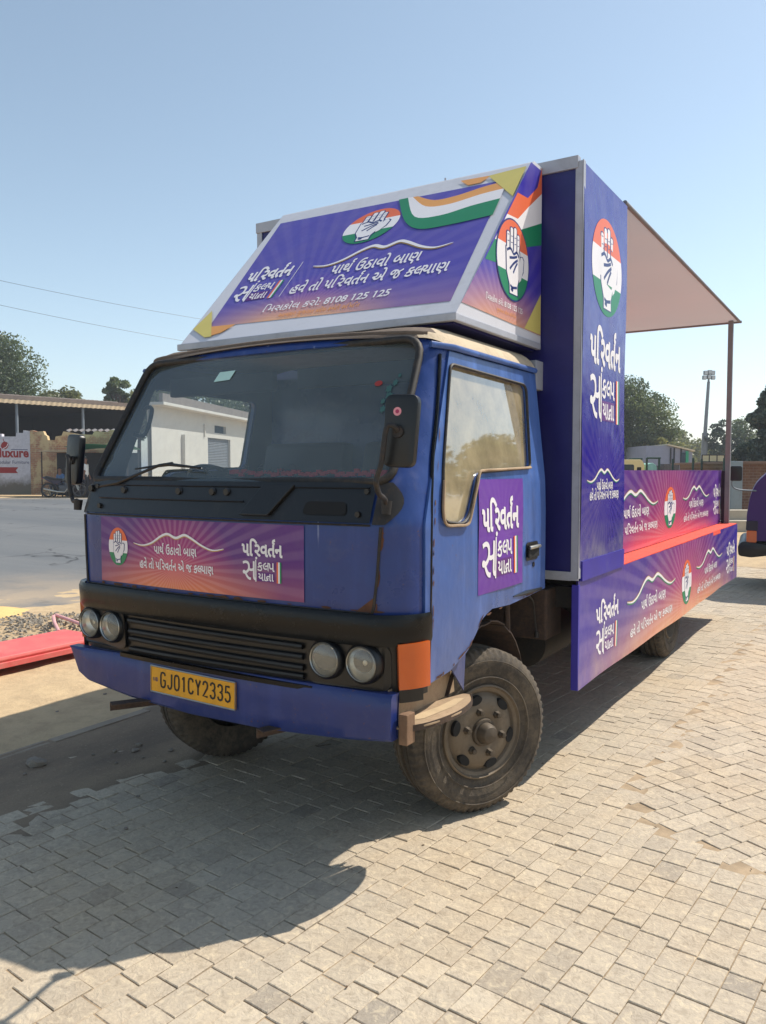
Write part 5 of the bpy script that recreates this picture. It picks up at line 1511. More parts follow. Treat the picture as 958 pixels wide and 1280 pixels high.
# white building seen through the windscreen
ang = math.atan2(15, 2.3)
wb = local('white_building', 'long white single storey building with a roller shutter seen through the windscreen', 'building', 43.0, -12.4, .5, ang)
wm = pm('white_limewash', (214, 210, 204), .85, 0, .05, 1, dirt=(178, 170, 160), damt=.3)
Lb, Hb = 22.0, 4.6
def facade(mb, holes, x0, x1, z0, z1, y=0.0):
    xs = sorted({x0, x1} | {h[0] for h in holes} | {h[1] for h in holes}); zs = sorted({z0, z1} | {h[2] for h in holes} | {h[3] for h in holes})
    for i in range(len(xs) - 1):
        for j in range(len(zs) - 1):
            cx, cz = (xs[i] + xs[i + 1]) / 2, (zs[j] + zs[j + 1]) / 2
            if any(h[0] < cx < h[1] and h[2] < cz < h[3] for h in holes): continue
            mb.add([(xs[i], y, zs[j]), (xs[i + 1], y, zs[j]), (xs[i + 1], y, zs[j + 1]), (xs[i], y, zs[j + 1])], [(0, 1, 2, 3)])
    for h in holes:
        a, b, c, d = h
        mb.add([(a, y, c), (b, y, c), (b, y, d), (a, y, d), (a, y + .22, c), (b, y + .22, c), (b, y + .22, d), (a, y + .22, d)], [(0, 4, 5, 1), (1, 5, 6, 2), (2, 6, 7, 3), (3, 7, 4, 0)])
SH = (8.2, 12.4, 0, 3.2); VT = (9.4, 11.6, 3.55, 4.05)
mb = MB(); facade(mb, [SH, VT], 0, Lb, 0, Hb); mb.prism([(.02, .25), (Lb, .25), (Lb, 7), (15.3, 7)], 0, Hb, 'z'); mb.build('wall', wm, wb)
mb = MB(); mb.prism([(-.1, -.75), (Lb, -.75), (Lb, 7.2), (15.8, 7.2), (.1, .3)], Hb, Hb + .16, 'z'); rf = mb.build('roof', wm, wb, bevel=.02)
mb = MB(); mb.box((-.1, -.70, Hb + .161), (Lb, -.50, Hb + .62)); mb.build('parapet', pm('grey_parapet', (132, 124, 120), .9, 0, .15, 3), rf)
mb = MB(); mb.grid(lambda x, z: (x, .16 + .02 * math.sin(z * 60), z), [SH[0], SH[1]], list(np.linspace(SH[2], SH[3], 120))); mb.build('roller_shutter', pm('grey_shutter', (120, 124, 132), .6), wb, smooth=60)
mb = MB(); mb.box((VT[0], .2, VT[2]), (VT[1], .22, VT[3])); mb.build('vent', darkw, wb)
mb = MB(); mb.box((4.0, -.22, 0), (4.35, 0, 3.2)); mb.box((7.5, -.1, 3.2), (7.62, 0, 4.0)); mb.build('pilaster', wm, wb)

# tarpaulin stall
stall = local('roadside_stall', 'small roadside stall under a green tarpaulin beside the motorbike', 'stall', 35.0, -13.9, None)
mb = MB(); mb.grid(lambda x, y: (x, y, 2.05 + .10 * math.sin(x * 1.5) - .16 * (y + .9) ** 2 * .3 + .16 * (x / 2.1)), list(np.linspace(.35, 3.1, 20)), list(np.linspace(-1.0, .8, 10)))
mb.build('tarpaulin', pm('green_tarp', (22, 132, 100), .5, 0, .08), stall, smooth=60)
mb = MB(); mb.box((-.75, -.9, 1.92), (.55, .7, 1.97)); mb.build('roof_plank', pm('bleached_plank', (190, 168, 136), .8), stall)
mb = MB(); mb.box((-.6, .62, 0), (3.0, .7, 1.9)); mb.build('back_screen', pm('dark_sheet', (34, 30, 32), .8, 0, .3, 4), stall)
for x in (-.65, .5, 3.0):
    mb = MB(); mb.tube([(x, -.85, 0), (x, -.85, 1.95)], .03, 8); mb.build('post', M['rusty_iron'], stall)
mb = MB(); mb.box((.1, -.3, 0), (2.4, .4, .78)); mb.build('counter', pm('stall_counter', (52, 40, 40), .8, 0, .2), stall, bevel=.02)

# motorbike
def motorbike(o):
    blk = M['black']; chrome = M['chrome']
    for x in (-.62, .64):
        mb = MB(); mb.lathe([(-.04, .24), (-.05, .27), (-.035, .295), (0, .305), (.035, .295), (.05, .27), (.04, .24)], 'y', (0, 0, 0), 28)
        w = mb.build('wheel', M['rubber'], o, smooth=50); w.location = (x, 0, .305)
        mb = MB(); mb.lathe([(-.03, .245), (-.02, .22), (.02, .22), (.03, .245)], 'y', (0, 0, 0), 28)
        for i in range(5):
            a = i * 2 * math.pi / 5; mb.tube([(0, 0, 0), (.23 * math.cos(a), 0, .23 * math.sin(a))], .016, 6)
        mb.lathe([(-.05, 0), (-.05, .05), (.05, .05), (.05, 0)], 'y', (0, 0, 0), 14); mb.build('rim', pm('alloy_rim', (84, 84, 86), .45, .5), w, smooth=40)
    mb = MB(); mb.prism(rounded([(-.02, .66), (.10, .62), (.40, .66), (.42, .82), (.26, .90), (.05, .84)], .06), -.13, .13, 'y'); mb.build('fuel_tank', pm('black_gloss', (20, 20, 26), .2, 0, .1, coat=.6), o, bevel=.05, smooth=50)
    mb = MB(); mb.prism(rounded([(-.72, .80), (-.35, .70), (.05, .70), (.05, .78), (-.30, .80), (-.68, .90)], .03), -.12, .12, 'y'); mb.build('seat', pm('seat_vinyl', (26, 24, 28), .55), o, bevel=.03, smooth=50)
    mb = MB(); mb.prism(rounded([(-.86, .84), (-.4, .56), (-.1, .58), (-.05, .68), (-.7, .88)], .03), -.10, .10, 'y'); mb.build('tail_panel', pm('purple_black_panel', (44, 34, 58), .3, coat=.4), o, bevel=.02, smooth=50)
    mb = MB(); mb.box((-.14, -.14, .24), (.24, .14, .50)); mb.lathe([(-.16, 0), (-.16, .13), (.16, .13), (.16, 0)], 'y', (.02, 0, .34), 18); mb.prism([(.10, .46), (.26, .50), (.22, .66), (.06, .64)], -.09, .09, 'y'); mb.build('engine', pm('engine_grey', (86, 86, 88), .45, .5), o, bevel=.015, smooth=40)
    mb = MB(); mb.tube([(-.05, .1, .70), (.36, .02, .86), (.20, .0, .30), (-.2, .0, .28), (-.62, .1, .305)], .022, 6); mb.tube([(-.2, -.1, .30), (-.55, -.1, .80)], .018, 6); mb.build('frame', blk, o, smooth=60)
    mb = MB()
    for y in (-.09, .09): mb.tube([(.64, y, .305), (.40, y, .90)], .022, 8)
    mb.build('fork', chrome, o, smooth=60)
    mb = MB(); mb.tube([(.22, -.36, .98), (.34, -.2, 1.0), (.39, 0, .95), (.34, .2, 1.0), (.22, .36, .98)], .014, 8); mb.build('handlebar', blk, o, smooth=60)
    mb = MB(); mb.lathe([(-.02, 0), (-.02, .05), (.06, .085), (.08, .08), (.085, 0)], 'x', (.46, 0, .86), 18); mb.build('headlight', chrome, o, smooth=50)
    mb = MB(); mb.tube([(.2, -.13, .36), (.1, -.15, .22), (-.2, -.16, .24), (-.74, -.17, .36)], [.02, .022, .04, .045], 10); mb.build('exhaust', chrome, o, smooth=50)
    for x, a0, a1 in ((.64, 40, 150), (-.62, 20, 120)):
        mb = MB(); pts = [(.335 * math.cos(t), .335 * math.sin(t)) for t in np.linspace(R(a0), R(a1), 10)]
        for i in range(9): mb.add([(x + pts[i][0], -.06, .305 + pts[i][1]), (x + pts[i][0], .06, .305 + pts[i][1]), (x + pts[i + 1][0], .06, .305 + pts[i + 1][1]), (x + pts[i + 1][0], -.06, .305 + pts[i + 1][1])], [(0, 1, 2, 3)])
        mb.build('mudguard', blk, o, smooth=60, thick=.006)
    mb = MB(); mb.tube([(-.3, -.08, .3), (-.26, -.30, .01)], .014, 6); mb.build('side_stand', blk, o)
    mb = MB(); mb.lathe([(-.02, 0), (-.02, .04), (.02, .04), (.02, 0)], 'x', (-.85, 0, .80), 12); mb.build('tail_light', pm('red_lens', (160, 20, 20), .3), o)
    for y in (-.3, .3):
        mb = MB(); mb.tube([(.26, y, .98), (.20, y * 1.15, 1.16)], .008, 6); mb.box((.185, y * 1.15 - .06, 1.14), (.205, y * 1.15 + .06, 1.22)); mb.build('rear_mirror', blk, o, bevel=.006)
mk = local('motorcycle', 'black motorbike parked in front of the brick wall', 'motorbike', 33.4, -13.35, None, R(4))
motorbike(mk)

# people
def person(name, label, loc, rz, J, shirt, trousers, hair, bald=False):
    """J: joint positions, one continuous skinned body"""
    E_ = []; V = []; Rd = []; ids = {}
    def jv(k, p, r):
        ids[k] = len(V); V.append(p); Rd.append(r)
    for k, (p, r) in J.items(): jv(k, p, r)
    chain = [('pelvis', 'belly'), ('belly', 'chest'), ('chest', 'neck'), ('neck', 'head'), ('head', 'crown')]
    for s_ in 'LR':
        chain += [('chest', 'sh' + s_), ('sh' + s_, 'el' + s_), ('el' + s_, 'wr' + s_), ('wr' + s_, 'ha' + s_), ('pelvis', 'hip' + s_), ('hip' + s_, 'kn' + s_), ('kn' + s_, 'an' + s_), ('an' + s_, 'toe' + s_)]
    for a, b in chain: E_.append((ids[a], ids[b]))
    for s_ in 'LR':                                           # five fingers each, slightly curled
        wr_, ha = Vector(J['wr' + s_][0]), Vector(J['ha' + s_][0]); ax = (ha - wr_).normalized(); sidev = Vector((1, 0, 0)); fw = Vector((0, -1, 0))
        for f in range(5):
            if f == 0: a_ = wr_.lerp(ha, .4) + fw * .03; b_ = a_ + ax * .045 + fw * .022; base = 'wr' + s_
            else:
                a_ = ha + fw * (.030 - .02 * (f - 1)) + ax * .02; b_ = a_ + ax * (.05 if f in (2, 3) else .042) + sidev * .006; base = 'ha' + s_
            jv(('f', s_, f, 0), tuple(a_), .009); jv(('f', s_, f, 1), tuple(b_), .008)
            E_ += [(ids[base], ids[('f', s_, f, 0)]), (ids[('f', s_, f, 0)], ids[('f', s_, f, 1)])]
    me = bpy.data.meshes.new('person'); me.from_pydata(V, E_, [])
    o = bpy.data.objects.new('person_rig', me); col.objects.link(o)
    md = o.modifiers.new('skin', 'SKIN'); md.use_smooth_shade = True
    sv = me.skin_vertices[0].data
    for i, r in enumerate(Rd): sv[i].radius = (r, r) if not isinstance(r, tuple) else r
    for i in range(len(V)): sv[i].use_root = (i == ids['pelvis'])
    o.modifiers.new('sub', 'SUBSURF').levels = 1
    dg = bpy.context.evaluated_depsgraph_get(); dg.update()
    body = bpy.data.meshes.new_from_object(o.evaluated_get(dg))
    bpy.data.objects.remove(o)
    skin = pm('brown_skin', (136, 92, 68), .6, 0, .06)
    body.materials.clear()
    for m in (skin, shirt, trousers, pm('sandal_brown', (50, 36, 30), .7)): body.materials.append(m)
    J3 = {k: Vector(p) for k, (p, r) in J.items()}
    segs = [('chest', 'neck', 1, .55), ('belly', 'chest', 1, 1), ('pelvis', 'belly', 1, 1)]
    lab = []
    def segd(p, a, b):
        ab = b - a; t = max(0, min(1, (p - a).dot(ab) / ab.length_squared)); return (p - a - ab * t).length, t
    table = [('chest', 'neck', 'n'), ('belly', 'chest', 1), ('pelvis', 'belly', 'b'), ('neck', 'head', 0), ('head', 'crown', 0)]
    for s_ in 'LR': table += [('chest', 'sh' + s_, 1), ('sh' + s_, 'el' + s_, 1), ('el' + s_, 'wr' + s_, 0), ('wr' + s_, 'ha' + s_, 0), ('pelvis', 'hip' + s_, 2), ('hip' + s_, 'kn' + s_, 2), ('kn' + s_, 'an' + s_, 2), ('an' + s_, 'toe' + s_, 3)]
    mi = []
    for p in body.polygons:
        best = min(((segd(p.center, J3[a], J3[b]), k_) for a, b, k_ in table), key=lambda q: q[0][0])
        k_ = best[1]
        if k_ == 'n': k_ = 1 if best[0][1] < .62 else 0
        if k_ == 'b': k_ = 1 if best[0][1] > -.1 else 2
        mi.append(k_)
    body.polygons.foreach_set('material_index', mi)
    body.polygons.foreach_set('use_smooth', [True] * len(body.polygons))
    body.name = name
    po = bpy.data.objects.new(name, body); col.objects.link(po); po.location = loc; po.rotation_euler = (0, 0, rz)
    tag(po, label, 'person')
    hd = J3['head']; cr = J3['crown']; c = hd.lerp(cr, .45)
    mb = MB()
    n = 16
    def hp(u, v):
        th = u; ph = v
        return c + Vector((.083 * math.cos(th) * math.sin(ph), .02 + .102 * math.sin(th) * math.sin(ph), .03 + .108 * math.cos(ph)))
    mb.grid(hp, list(np.linspace(R(-20), R(200), n)), list(np.linspace(.02, R(100), 10))); mb.grid(hp, list(np.linspace(R(200), R(340), n)), list(np.linspace(.02, R(42), 6)))
    mb.build('hair', hair, po, smooth=60)
    mb = MB()
    mb.add([c + Vector((-.014, -.088, -.02)), c + Vector((.014, -.088, -.02)), c + Vector((0, -.115, -.024)), c + Vector((0, -.09, .02))], [(0, 1, 2), (0, 2, 3), (1, 3, 2)]); mb.build('nose', skin, po)
    for sx in (-.034, .034):
        mb = MB(); mb.lathe([(-.004, 0), (-.003, .011), (.004, .012), (.006, 0)], 'y', c + Vector((sx, -.088, .014)), 10); mb.build('eye', M['ink'], po)
        mb = MB(); mb.lathe([(-.012, 0), (-.01, .03), (.01, .026), (.012, 0)], 'x', c + Vector((sx * 2.5, .0, -.005)), 10); mb.build('ear', skin, po)
    mb = MB(); mb.box(c + Vector((-.026, -.092, -.058)), c + Vector((.026, -.086, -.050))); mb.build('mouth', pm('lip_brown', (104, 58, 50), .6), po)
    return po
def standing():
    J = dict(pelvis=((0, 0, .93), (.135, .10)), belly=((0, -.01, 1.10), (.135, .11)), chest=((0, .0, 1.32), (.155, .105)), neck=((0, .0, 1.48), .055), head=((0, -.01, 1.56), (.072, .085)), crown=((0, -.005, 1.68), (.07, .085)))
    for s_, k in (('L', -1), ('R', 1)):
        J['sh' + s_] = ((.18 * k, 0, 1.39), .062); J['el' + s_] = ((.23 * k, .03, 1.12), .046); J['wr' + s_] = ((.24 * k, -.05, .90), .030); J['ha' + s_] = ((.24 * k, -.07, .82), (.016, .036))
        J['hip' + s_] = ((.095 * k, 0, .86), .092); J['kn' + s_] = ((.10 * k, -.02 - .03 * k, .49), .062); J['an' + s_] = ((.105 * k, .02 - .05 * k, .09), .042); J['toe' + s_] = ((.115 * k, -.15 - .05 * k, .035), (.042, .028))
    return J
def seated():
    J = dict(pelvis=((0, 0, .50), (.14, .11)), belly=((0, -.03, .66), (.135, .11)), chest=((0, -.06, .88), (.155, .105)), neck=((0, -.09, 1.04), .055), head=((0, -.115, 1.12), (.072, .085)), crown=((0, -.12, 1.24), (.07, .085)))
    for s_, k in (('L', -1), ('R', 1)):
        J['sh' + s_] = ((.18 * k, -.06, .95), .062); J['el' + s_] = ((.23 * k, -.12, .70), .046); J['wr' + s_] = ((.16 * k, -.34, .60), .030); J['ha' + s_] = ((.14 * k, -.41, .58), (.016, .036))
        J['hip' + s_] = ((.10 * k, -.05, .48), .092); J['kn' + s_] = ((.14 * k, -.45, .50), .064); J['an' + s_] = ((.13 * k, -.42, .09), .042); J['toe' + s_] = ((.14 * k, -.58, .035), (.042, .028))
    return J
hairw = pm('grey_hair', (150, 146, 142), .8); hairb = pm('black_hair', (22, 20, 20), .7)
pz = bg(34.2, -12.72, terr(34.2, -12.72) - .02)
person('person', 'grey haired man in a loose white shirt and dark trousers standing by the stall', pz, YAW + R(80), standing(), pm('white_shirt', (222, 220, 218), .8, 0, .04), pm('dark_trousers', (34, 36, 46), .8), hairw)
pz2 = bg(34.4, -13.80, terr(34.4, -13.8) - .02)
person('person', 'man in a blue shirt seated on a stool under the stall', pz2, YAW + R(-30), seated(), pm('blue_shirt', (84, 118, 160), .8), pm('grey_trousers', (60, 62, 70), .8), hairb)
stl = thing('stool', 'low wooden stool under the man in the blue shirt', 'stool', pz2, YAW + R(-30))
mb = MB(); mb.box((-.17, -.14, .36), (.17, .16, .40)); mb.build('seat', M['rusty_iron'], stl, bevel=.006)
for x in (-.14, .14):
    for y in (-.11, .13):
        mb = MB(); mb.tube([(x, y, .36), (x * 1.1, y * 1.1, 0)], .016, 8); mb.build('leg', M['rusty_iron'], stl)

# power lines crossing high on the left
for (d0, l0, z0), (d1, l1, z1), lb in (((30, -17, 9.25), (52, 9, 9.6), 'upper of the two thin power lines crossing the sky on the left'), ((30, -17, 8.35), (52, 9, 8.0), 'lower of the two thin power lines crossing the sky on the left')):
    a, b = bg(d0, l0, z0), bg(d1, l1, z1)
    mb = MB(); mb.tube([a.lerp(b, t) - Vector((0, 0, .9 * 4 * t * (1 - t))) for t in np.linspace(0, 1, 24)], .007, 5)
    tag(mb.build('power_line', M['black'], smooth=60), lb, 'cable')

# ================================================================== TREES
def leaf_mat(name, c, tr=.35):
    k = NT(name)
    at = k.new('ShaderNodeAttribute', attribute_name='tone')
    df = k.new('ShaderNodeBsdfDiffuse'); tl = k.new('ShaderNodeBsdfTranslucent'); gl = k.new('ShaderNodeBsdfGlossy'); gl.inputs['Roughness'].default_value = .45
    cc = k.ramp(at.outputs['Fac'], [(0, tuple(v * .55 for v in lin(c)[:3]) + (1,)), (.5, lin(c)), (1, (min(1, lin(c)[0] * 1.9), min(1, lin(c)[1] * 1.6), lin(c)[2] * 1.2, 1))])
    k.link(cc, df.inputs[0]); k.link(cc, tl.inputs[0])
    m1 = k.new('ShaderNodeMixShader'); m1.inputs[0].default_value = tr; k.link(df.outputs[0], m1.inputs[1]); k.link(tl.outputs[0], m1.inputs[2])
    m2 = k.new('ShaderNodeMixShader'); m2.inputs[0].default_value = .05; k.link(m1.outputs[0], m2.inputs[1]); k.link(gl.outputs[0], m2.inputs[2])
    k.link(m2.outputs[0], k.out.inputs[0]); k.n.remove(k.b)
    return k.m
M['leaf_dark'] = leaf_mat('dark_leaves', (66, 82, 52)); M['leaf_mid'] = leaf_mat('green_leaves', (88, 104, 64)); M['leaf_olive'] = leaf_mat('olive_leaves', (116, 122, 76)); M['leaf_blue'] = leaf_mat('blue_green_leaves', (56, 76, 60))
barkm = pm('bark', (84, 68, 54), .9, 0, .25, 8, bump=.4, bscale=20)
def tree(name, label, d, l, h, cw, ch, nclump, nleaf, ls, mat, seed, shape='round', group=None, base=None, dens=1.0):
    t = local(name, label, 'tree', d, l, base, 0, group)
    r = np.random.RandomState(seed); rr = random.Random(seed)
    cz = h - ch / 2
    cl = []
    for i in range(nclump):
        if shape == 'round':
            while True:
                q = r.uniform(-1, 1, 3)
                if np.dot(q, q) < 1 and np.dot(q, q) > .12: break
            q = q / np.linalg.norm(q) * (np.linalg.norm(q) ** .6)
            wob = 1 + .25 * math.sin(3 * math.atan2(q[1], q[0]) + seed) * (1 if q[2] > -.4 else .5)
            c = np.array([q[0] * cw / 2 * .82 * wob, q[1] * cw / 2 * .82, cz + q[2] * ch / 2 * .82]); rad = cw * r.uniform(.09, .19)
        else:
            f = r.uniform(0, 1) ** .8; a = r.uniform(0, 2 * math.pi); ww = cw / 2 * (1 - f) ** .75 * (.75 + .35 * abs(math.sin(f * 21)))
            c = np.array([ww * math.cos(a) * .85, ww * math.sin(a) * .85, h - ch + f * ch - .12 * ww]); rad = cw * r.uniform(.07, .13) * (1 - f * .55)
        cl.append((c, rad, r.uniform(.1, .9)))
    V = []; T = []
    per = max(8, nleaf // nclump)
    for c, rad, tone in cl:
        n = int(per * r.uniform(.7, 1.5) * dens * 1.35)
        q = r.normal(size=(n, 3)); q /= np.linalg.norm(q, axis=1)[:, None]; q *= (r.uniform(.25, 1, n) ** .5)[:, None] * rad * np.array([1.1, 1.1, .75])
        p = c + q
        nn = r.normal(size=(n, 3)) + np.array([0, 0, .5]); nn /= np.linalg.norm(nn, axis=1)[:, None]
        a = np.cross(nn, r.normal(size=(n, 3))); a /= np.linalg.norm(a, axis=1)[:, None]; b = np.cross(nn, a)
        s_ = (ls * r.uniform(.6, 1.3, n))[:, None]
        quad = np.stack([p - a * s_ * .5, p + b * s_ * .28, p + a * s_ * .5, p - b * s_ * .28], 1)
        V.append(quad.reshape(-1, 3)); T.append(np.clip(tone * .8 + .1 + r.normal(size=n) * .10, 0, 1))
    V = np.concatenate(V); T = np.concatenate(T); n = len(T)
    me = bpy.data.meshes.new('crown'); me.from_pydata(V.tolist(), [], np.arange(4 * n).reshape(-1, 4).tolist())
    at = me.attributes.new('tone', 'FLOAT', 'FACE'); at.data.foreach_set('value', T.astype(np.float32)); me.materials.append(M[mat])
    o = bpy.data.objects.new('crown', me); col.objects.link(o); o.parent = t
    mb = MB(); tr_ = h * .022 + .05
    hb = h - ch * .75
    pts = [(0, 0, -.2), (rr.uniform(-.1, .1), 0, hb * .5), (rr.uniform(-.2, .2), rr.uniform(-.2, .2), hb), (0, 0, cz + ch * .2)]
    mb.tube(catmull(pts, 4), [tr_ * (1 - .75 * i / 12) for i in range(13)], 8)
    for c, rad, tone in cl[:max(6, nclump // 4)]:
        z0 = hb * .8 + (c[2] - hb * .8) * .25; z0 = min(z0, c[2])
        mb.tube([(0, 0, z0), (c[0] * .5, c[1] * .5, z0 + (c[2] - z0) * .6), tuple(c)], [tr_ * .45, tr_ * .28, tr_ * .08], 6)
    mb.build('trunk', barkm, t, smooth=60)
    return t
tree('tree', 'big dense dark green tree towering behind the open shed roof', 54, -27.5, 10.7, 8.4, 8.2, 130, 42000, .19, 'leaf_mid', 21)
tree('tree', 'low rounded tree at the right foot of the big tree behind the shed', 58, -23.4, 7.2, 4.2, 3.6, 36, 5000, .24, 'leaf_olive', 22)
tree('tree', 'small slender tree rising alone over the shed roof', 60, -19.8, 8.5, 2.3, 4.0, 24, 3200, .24, 'leaf_mid', 23, dens=.9)
tree('tree', 'small low bush topped tree beside the slender tree over the shed roof', 61, -18.6, 7.2, 2.6, 3.4, 24, 2600, .24, 'leaf_olive', 24)
for i, (d, l, h, w) in enumerate(((66, -18.4, 9.2, 6), (68, -15.2, 9.4, 7), (72, -12.2, 9.4, 7), (70, -9.6, 8.6, 5), (75, -6.6, 9.4, 6))):
    tree('tree', ('leftmost leafy tree over the white building roof, seen through the windscreen', 'second leafy tree from the left over the white building roof, seen through the windscreen', 'third leafy tree from the left over the white building roof, seen through the windscreen', 'fourth leafy tree from the left over the white building roof, seen through the windscreen', 'last leafy tree on the right over the white building, hidden behind the cab')[i], d, l, h, w, h * .72, 40, 6000, .32, ('leaf_olive', 'leaf_mid')[i % 2], 30 + i, group='trees over the white building')
tree('tree', 'tall spreading green tree rising just right of the blue display panel', 56, 16.4, 8.3, 6.8, 7.2, 110, 34000, .18, 'leaf_mid', 41, dens=.85)
tree('tree', 'yellowish lower tree at the foot of the tall tree by the display panel', 54, 18.2, 4.4, 3.6, 3.6, 40, 7000, .24, 'leaf_olive', 42)
for i, (d, l, h, w) in enumerate(((78, 27.6, 5.6, 6.0), (84, 31.4, 5.6, 6.2), (86, 33.6, 5.0, 3.2), (95, 38, 4.6, 6))):
    tree('tree', ('olive round tree far off over the grey blue building, nearest the tall tree', 'olive round tree far off over the right half of the grey blue building', 'small dark tree at the right end of the far olive tree line', 'faint low tree at the base of the floodlight mast')[i], d, l, h, w, h * .8, 36, 4500, .34, ('leaf_olive', 'leaf_olive', 'leaf_mid', 'leaf_mid')[i], 50 + i)
tree('tree', 'thin blue green tree between the floodlight mast and the canopy pole', 60, 25.8, 5.6, 3.4, 4.6, 40, 4500, .22, 'leaf_blue', 61, dens=.75)
tree('tree', 'grey green tree directly behind the canopy pole', 62, 28.0, 5.9, 3.4, 4.9, 40, 5000, .22, 'leaf_mid', 62, dens=.8)
tree('conifer', 'dark layered conifer at the right edge behind the brick shed', 34, 16.7, 5.6, 4.4, 5.0, 130, 26000, .17, 'leaf_blue', 63, 'cone')
tree('conifer', 'second dark conifer half out of the picture at the right edge', 36, 19.2, 6.4, 4.6, 5.6, 110, 16000, .18, 'leaf_blue', 64, 'cone')
# trees out of the picture to the right, mirrored in the glossy vinyl of the truck's side
for i, (x, y, h, w) in enumerate(((6.5, 31, 5.8, 7), (9.5, 28, 5.6, 6.5), (12.5, 25, 5.6, 7), (15, 19, 5.2, 7), (17, 10, 4.8, 7))):
    t = tree('tree', 'roadside tree standing out of the picture to the right of the truck', 0, 0, h, w, h * .8, 36, 5000, .3, 'leaf_mid', 70 + i, group='trees right of the yard', base=0)
    t.location = (x, y, 0)

# ================================================================== FAR RIGHT
ml = local('floodlight_mast', 'tall grey floodlight mast with a cluster of lamps on top', 'light mast', 60, 24.2, 0)
steel = pm('galvanised_steel', (120, 128, 136), .55, .2, .1)
mb = MB(); mb.tube([(-.22, 0, 0), (-.12, 0, 4.4)], [.26, .22], 12); mb.tube([(-.12, 0, 4.4), (.06, 0, 8.2)], [.14, .11], 12); mb.build('mast', steel, ml, smooth=60)
for i, (x, z) in enumerate(((-.28, 8.5), (.06, 8.55), (.36, 8.5), (-.2, 8.85), (.1, 8.9), (.34, 8.85))):
    mb = MB(); mb.box((x - .14, -.18, z - .15), (x + .14, .06, z + .15)); lf = mb.build('floodlight', steel, ml, bevel=.03)
    mb = MB(); mb.box((x - .11, -.19, z - .12), (x + .11, -.181, z + .12)); mb.build('lamp_glass', pm('lamp_glass_pale', (190, 196, 200), .2), lf)
mb = MB(); mb.tube([(.06, 0, 8.1), (.06, 0, 8.9)], .08, 8); mb.tube([(-.35, .02, 8.45), (.42, .02, 8.45)], .04, 6); mb.build('head_frame', steel, ml)

gb = local('grey_building', 'low grey blue flat roofed building beyond the stage board', 'building', 50, 16.4, 0)
mb = MB(); mb.prism([(0, 0), (2.9, 0), (2.9, 2.75), (1.4, 3.12), (0, 3.14)], 0, 6, 'y'); mb.build('wall', pm('grey_blue_wall', (140, 146, 166), .85, 0, .06), gb)
mb = MB(); mb.prism([(1.3, 3.16), (2.98, 2.78), (2.98, 2.86), (1.3, 3.24)], -.25, 6.1, 'y'); mb.build('roof', pm('cream_roof_edge', (206, 196, 170), .8), gb)
for x in (1.5, 1.72, 2.15):
    mb = MB(); mb.box((x, -.06, 0), (x + .07, 0, 3.0)); mb.build('pipe', darkw, gb)
mb = MB(); mb.box((2.45, -.12, 1.6), (2.62, -.02, 2.8)); mb.build('green_shutter', pm('bright_green_sheet', (24, 150, 110), .6), gb)
mb = MB(); mb.box((2.18, -.10, .2), (2.44, -.02, 2.7)); mb.build('dark_doorway', pm('dark_teal', (34, 56, 70), .8), gb)
for i, (l, w, h, c) in enumerate(((17.0, .8, 1.9, (60, 56, 60)), (17.9, .9, 2.0, (70, 64, 66)), (19.1, .9, 2.0, (196, 120, 96)))):
    t = local('goods_stack', ('dark grey stack of goods in front of the grey blue building', 'dark brownish stack of goods beside the dark grey stack', 'pinkish brick stack at the right end of the grey blue building')[i], 'stack', 47, l * .94, 0)
    mb = MB(); r_ = random.Random(i)
    for j in range(5):
        q = r_.uniform(-.08, .08); mb.box((-w / 2 + q, -.3, h * j / 5), (w / 2 + q, .3, h * (j + 1) / 5 - .02))
    mb.build('stacked_goods', pm('goods_%s' % ('grey', 'brown', 'pink')[i], c, .8, 0, .2, 4), t, bevel=.02)

# cream cabbed lorry beyond the stage
ly_ = local('lorry', 'cream cabbed lorry with a green framed load bed, seen over the stage board', 'lorry', 24.5, 7.3, 0)
crm = pm('cream_lorry_paint', (222, 200, 142), .4, 0, .06)
mb = MB(); mb.prism(rounded([(-.55, .55), (-.58, 1.2), (-.40, 1.84), (-.2, 1.93), (.62, 1.93), (.70, 1.80), (.70, .55)], .08), 0, 1.8, 'y'); lc = mb.build('cab', crm, ly_, bevel=.03, smooth=50)
mb = MB(); mb.prism(rounded([(-.42, 1.25), (-.26, 1.78), (.38, 1.78), (.38, 1.25)], .05), -.008, .0, 'y'); mb.build('side_window', pm('dark_lorry_glass', (34, 42, 46), .08), lc)
mb = MB(); mb.prism(rounded([(.47, 1.25), (.47, 1.70), (.60, 1.70), (.60, 1.25)], .03), -.008, .0, 'y'); mb.build('quarter_window', M['dark'], lc)
mb = MB(); mb.box((.75, .0, .55), (3.2, 1.8, 1.15)); mb.build('load_bed', pm('dark_green_paint', (26, 58, 50), .5), ly_, bevel=.02)
for x in (.78, 1.16, 2.2, 3.15):
    for y in (.04, 1.76):
        mb = MB(); mb.tube([(x, y, 1.1), (x, y, 1.98)], .035, 8); mb.build('rack_post', pm('dark_green_paint', (26, 58, 50), .5), ly_)
for y in (.04, 1.76):
    mb = MB(); mb.tube([(.78, y, 1.98), (1.2, y, 1.98)], .03, 8); mb.build('rack_rail', pm('dark_green_paint', (26, 58, 50), .5), ly_)
mb = MB(); mb.prism(rounded([(.80, 1.15), (.80, 1.78), (.98, 1.84), (1.12, 1.74), (1.14, 1.15)], .05), .1, 1.6, 'y'); mb.build('tarp_bundle', pm('pale_cyan_tarp', (140, 190, 180), .6, 0, .06, 2), ly_, bevel=.03, smooth=50)
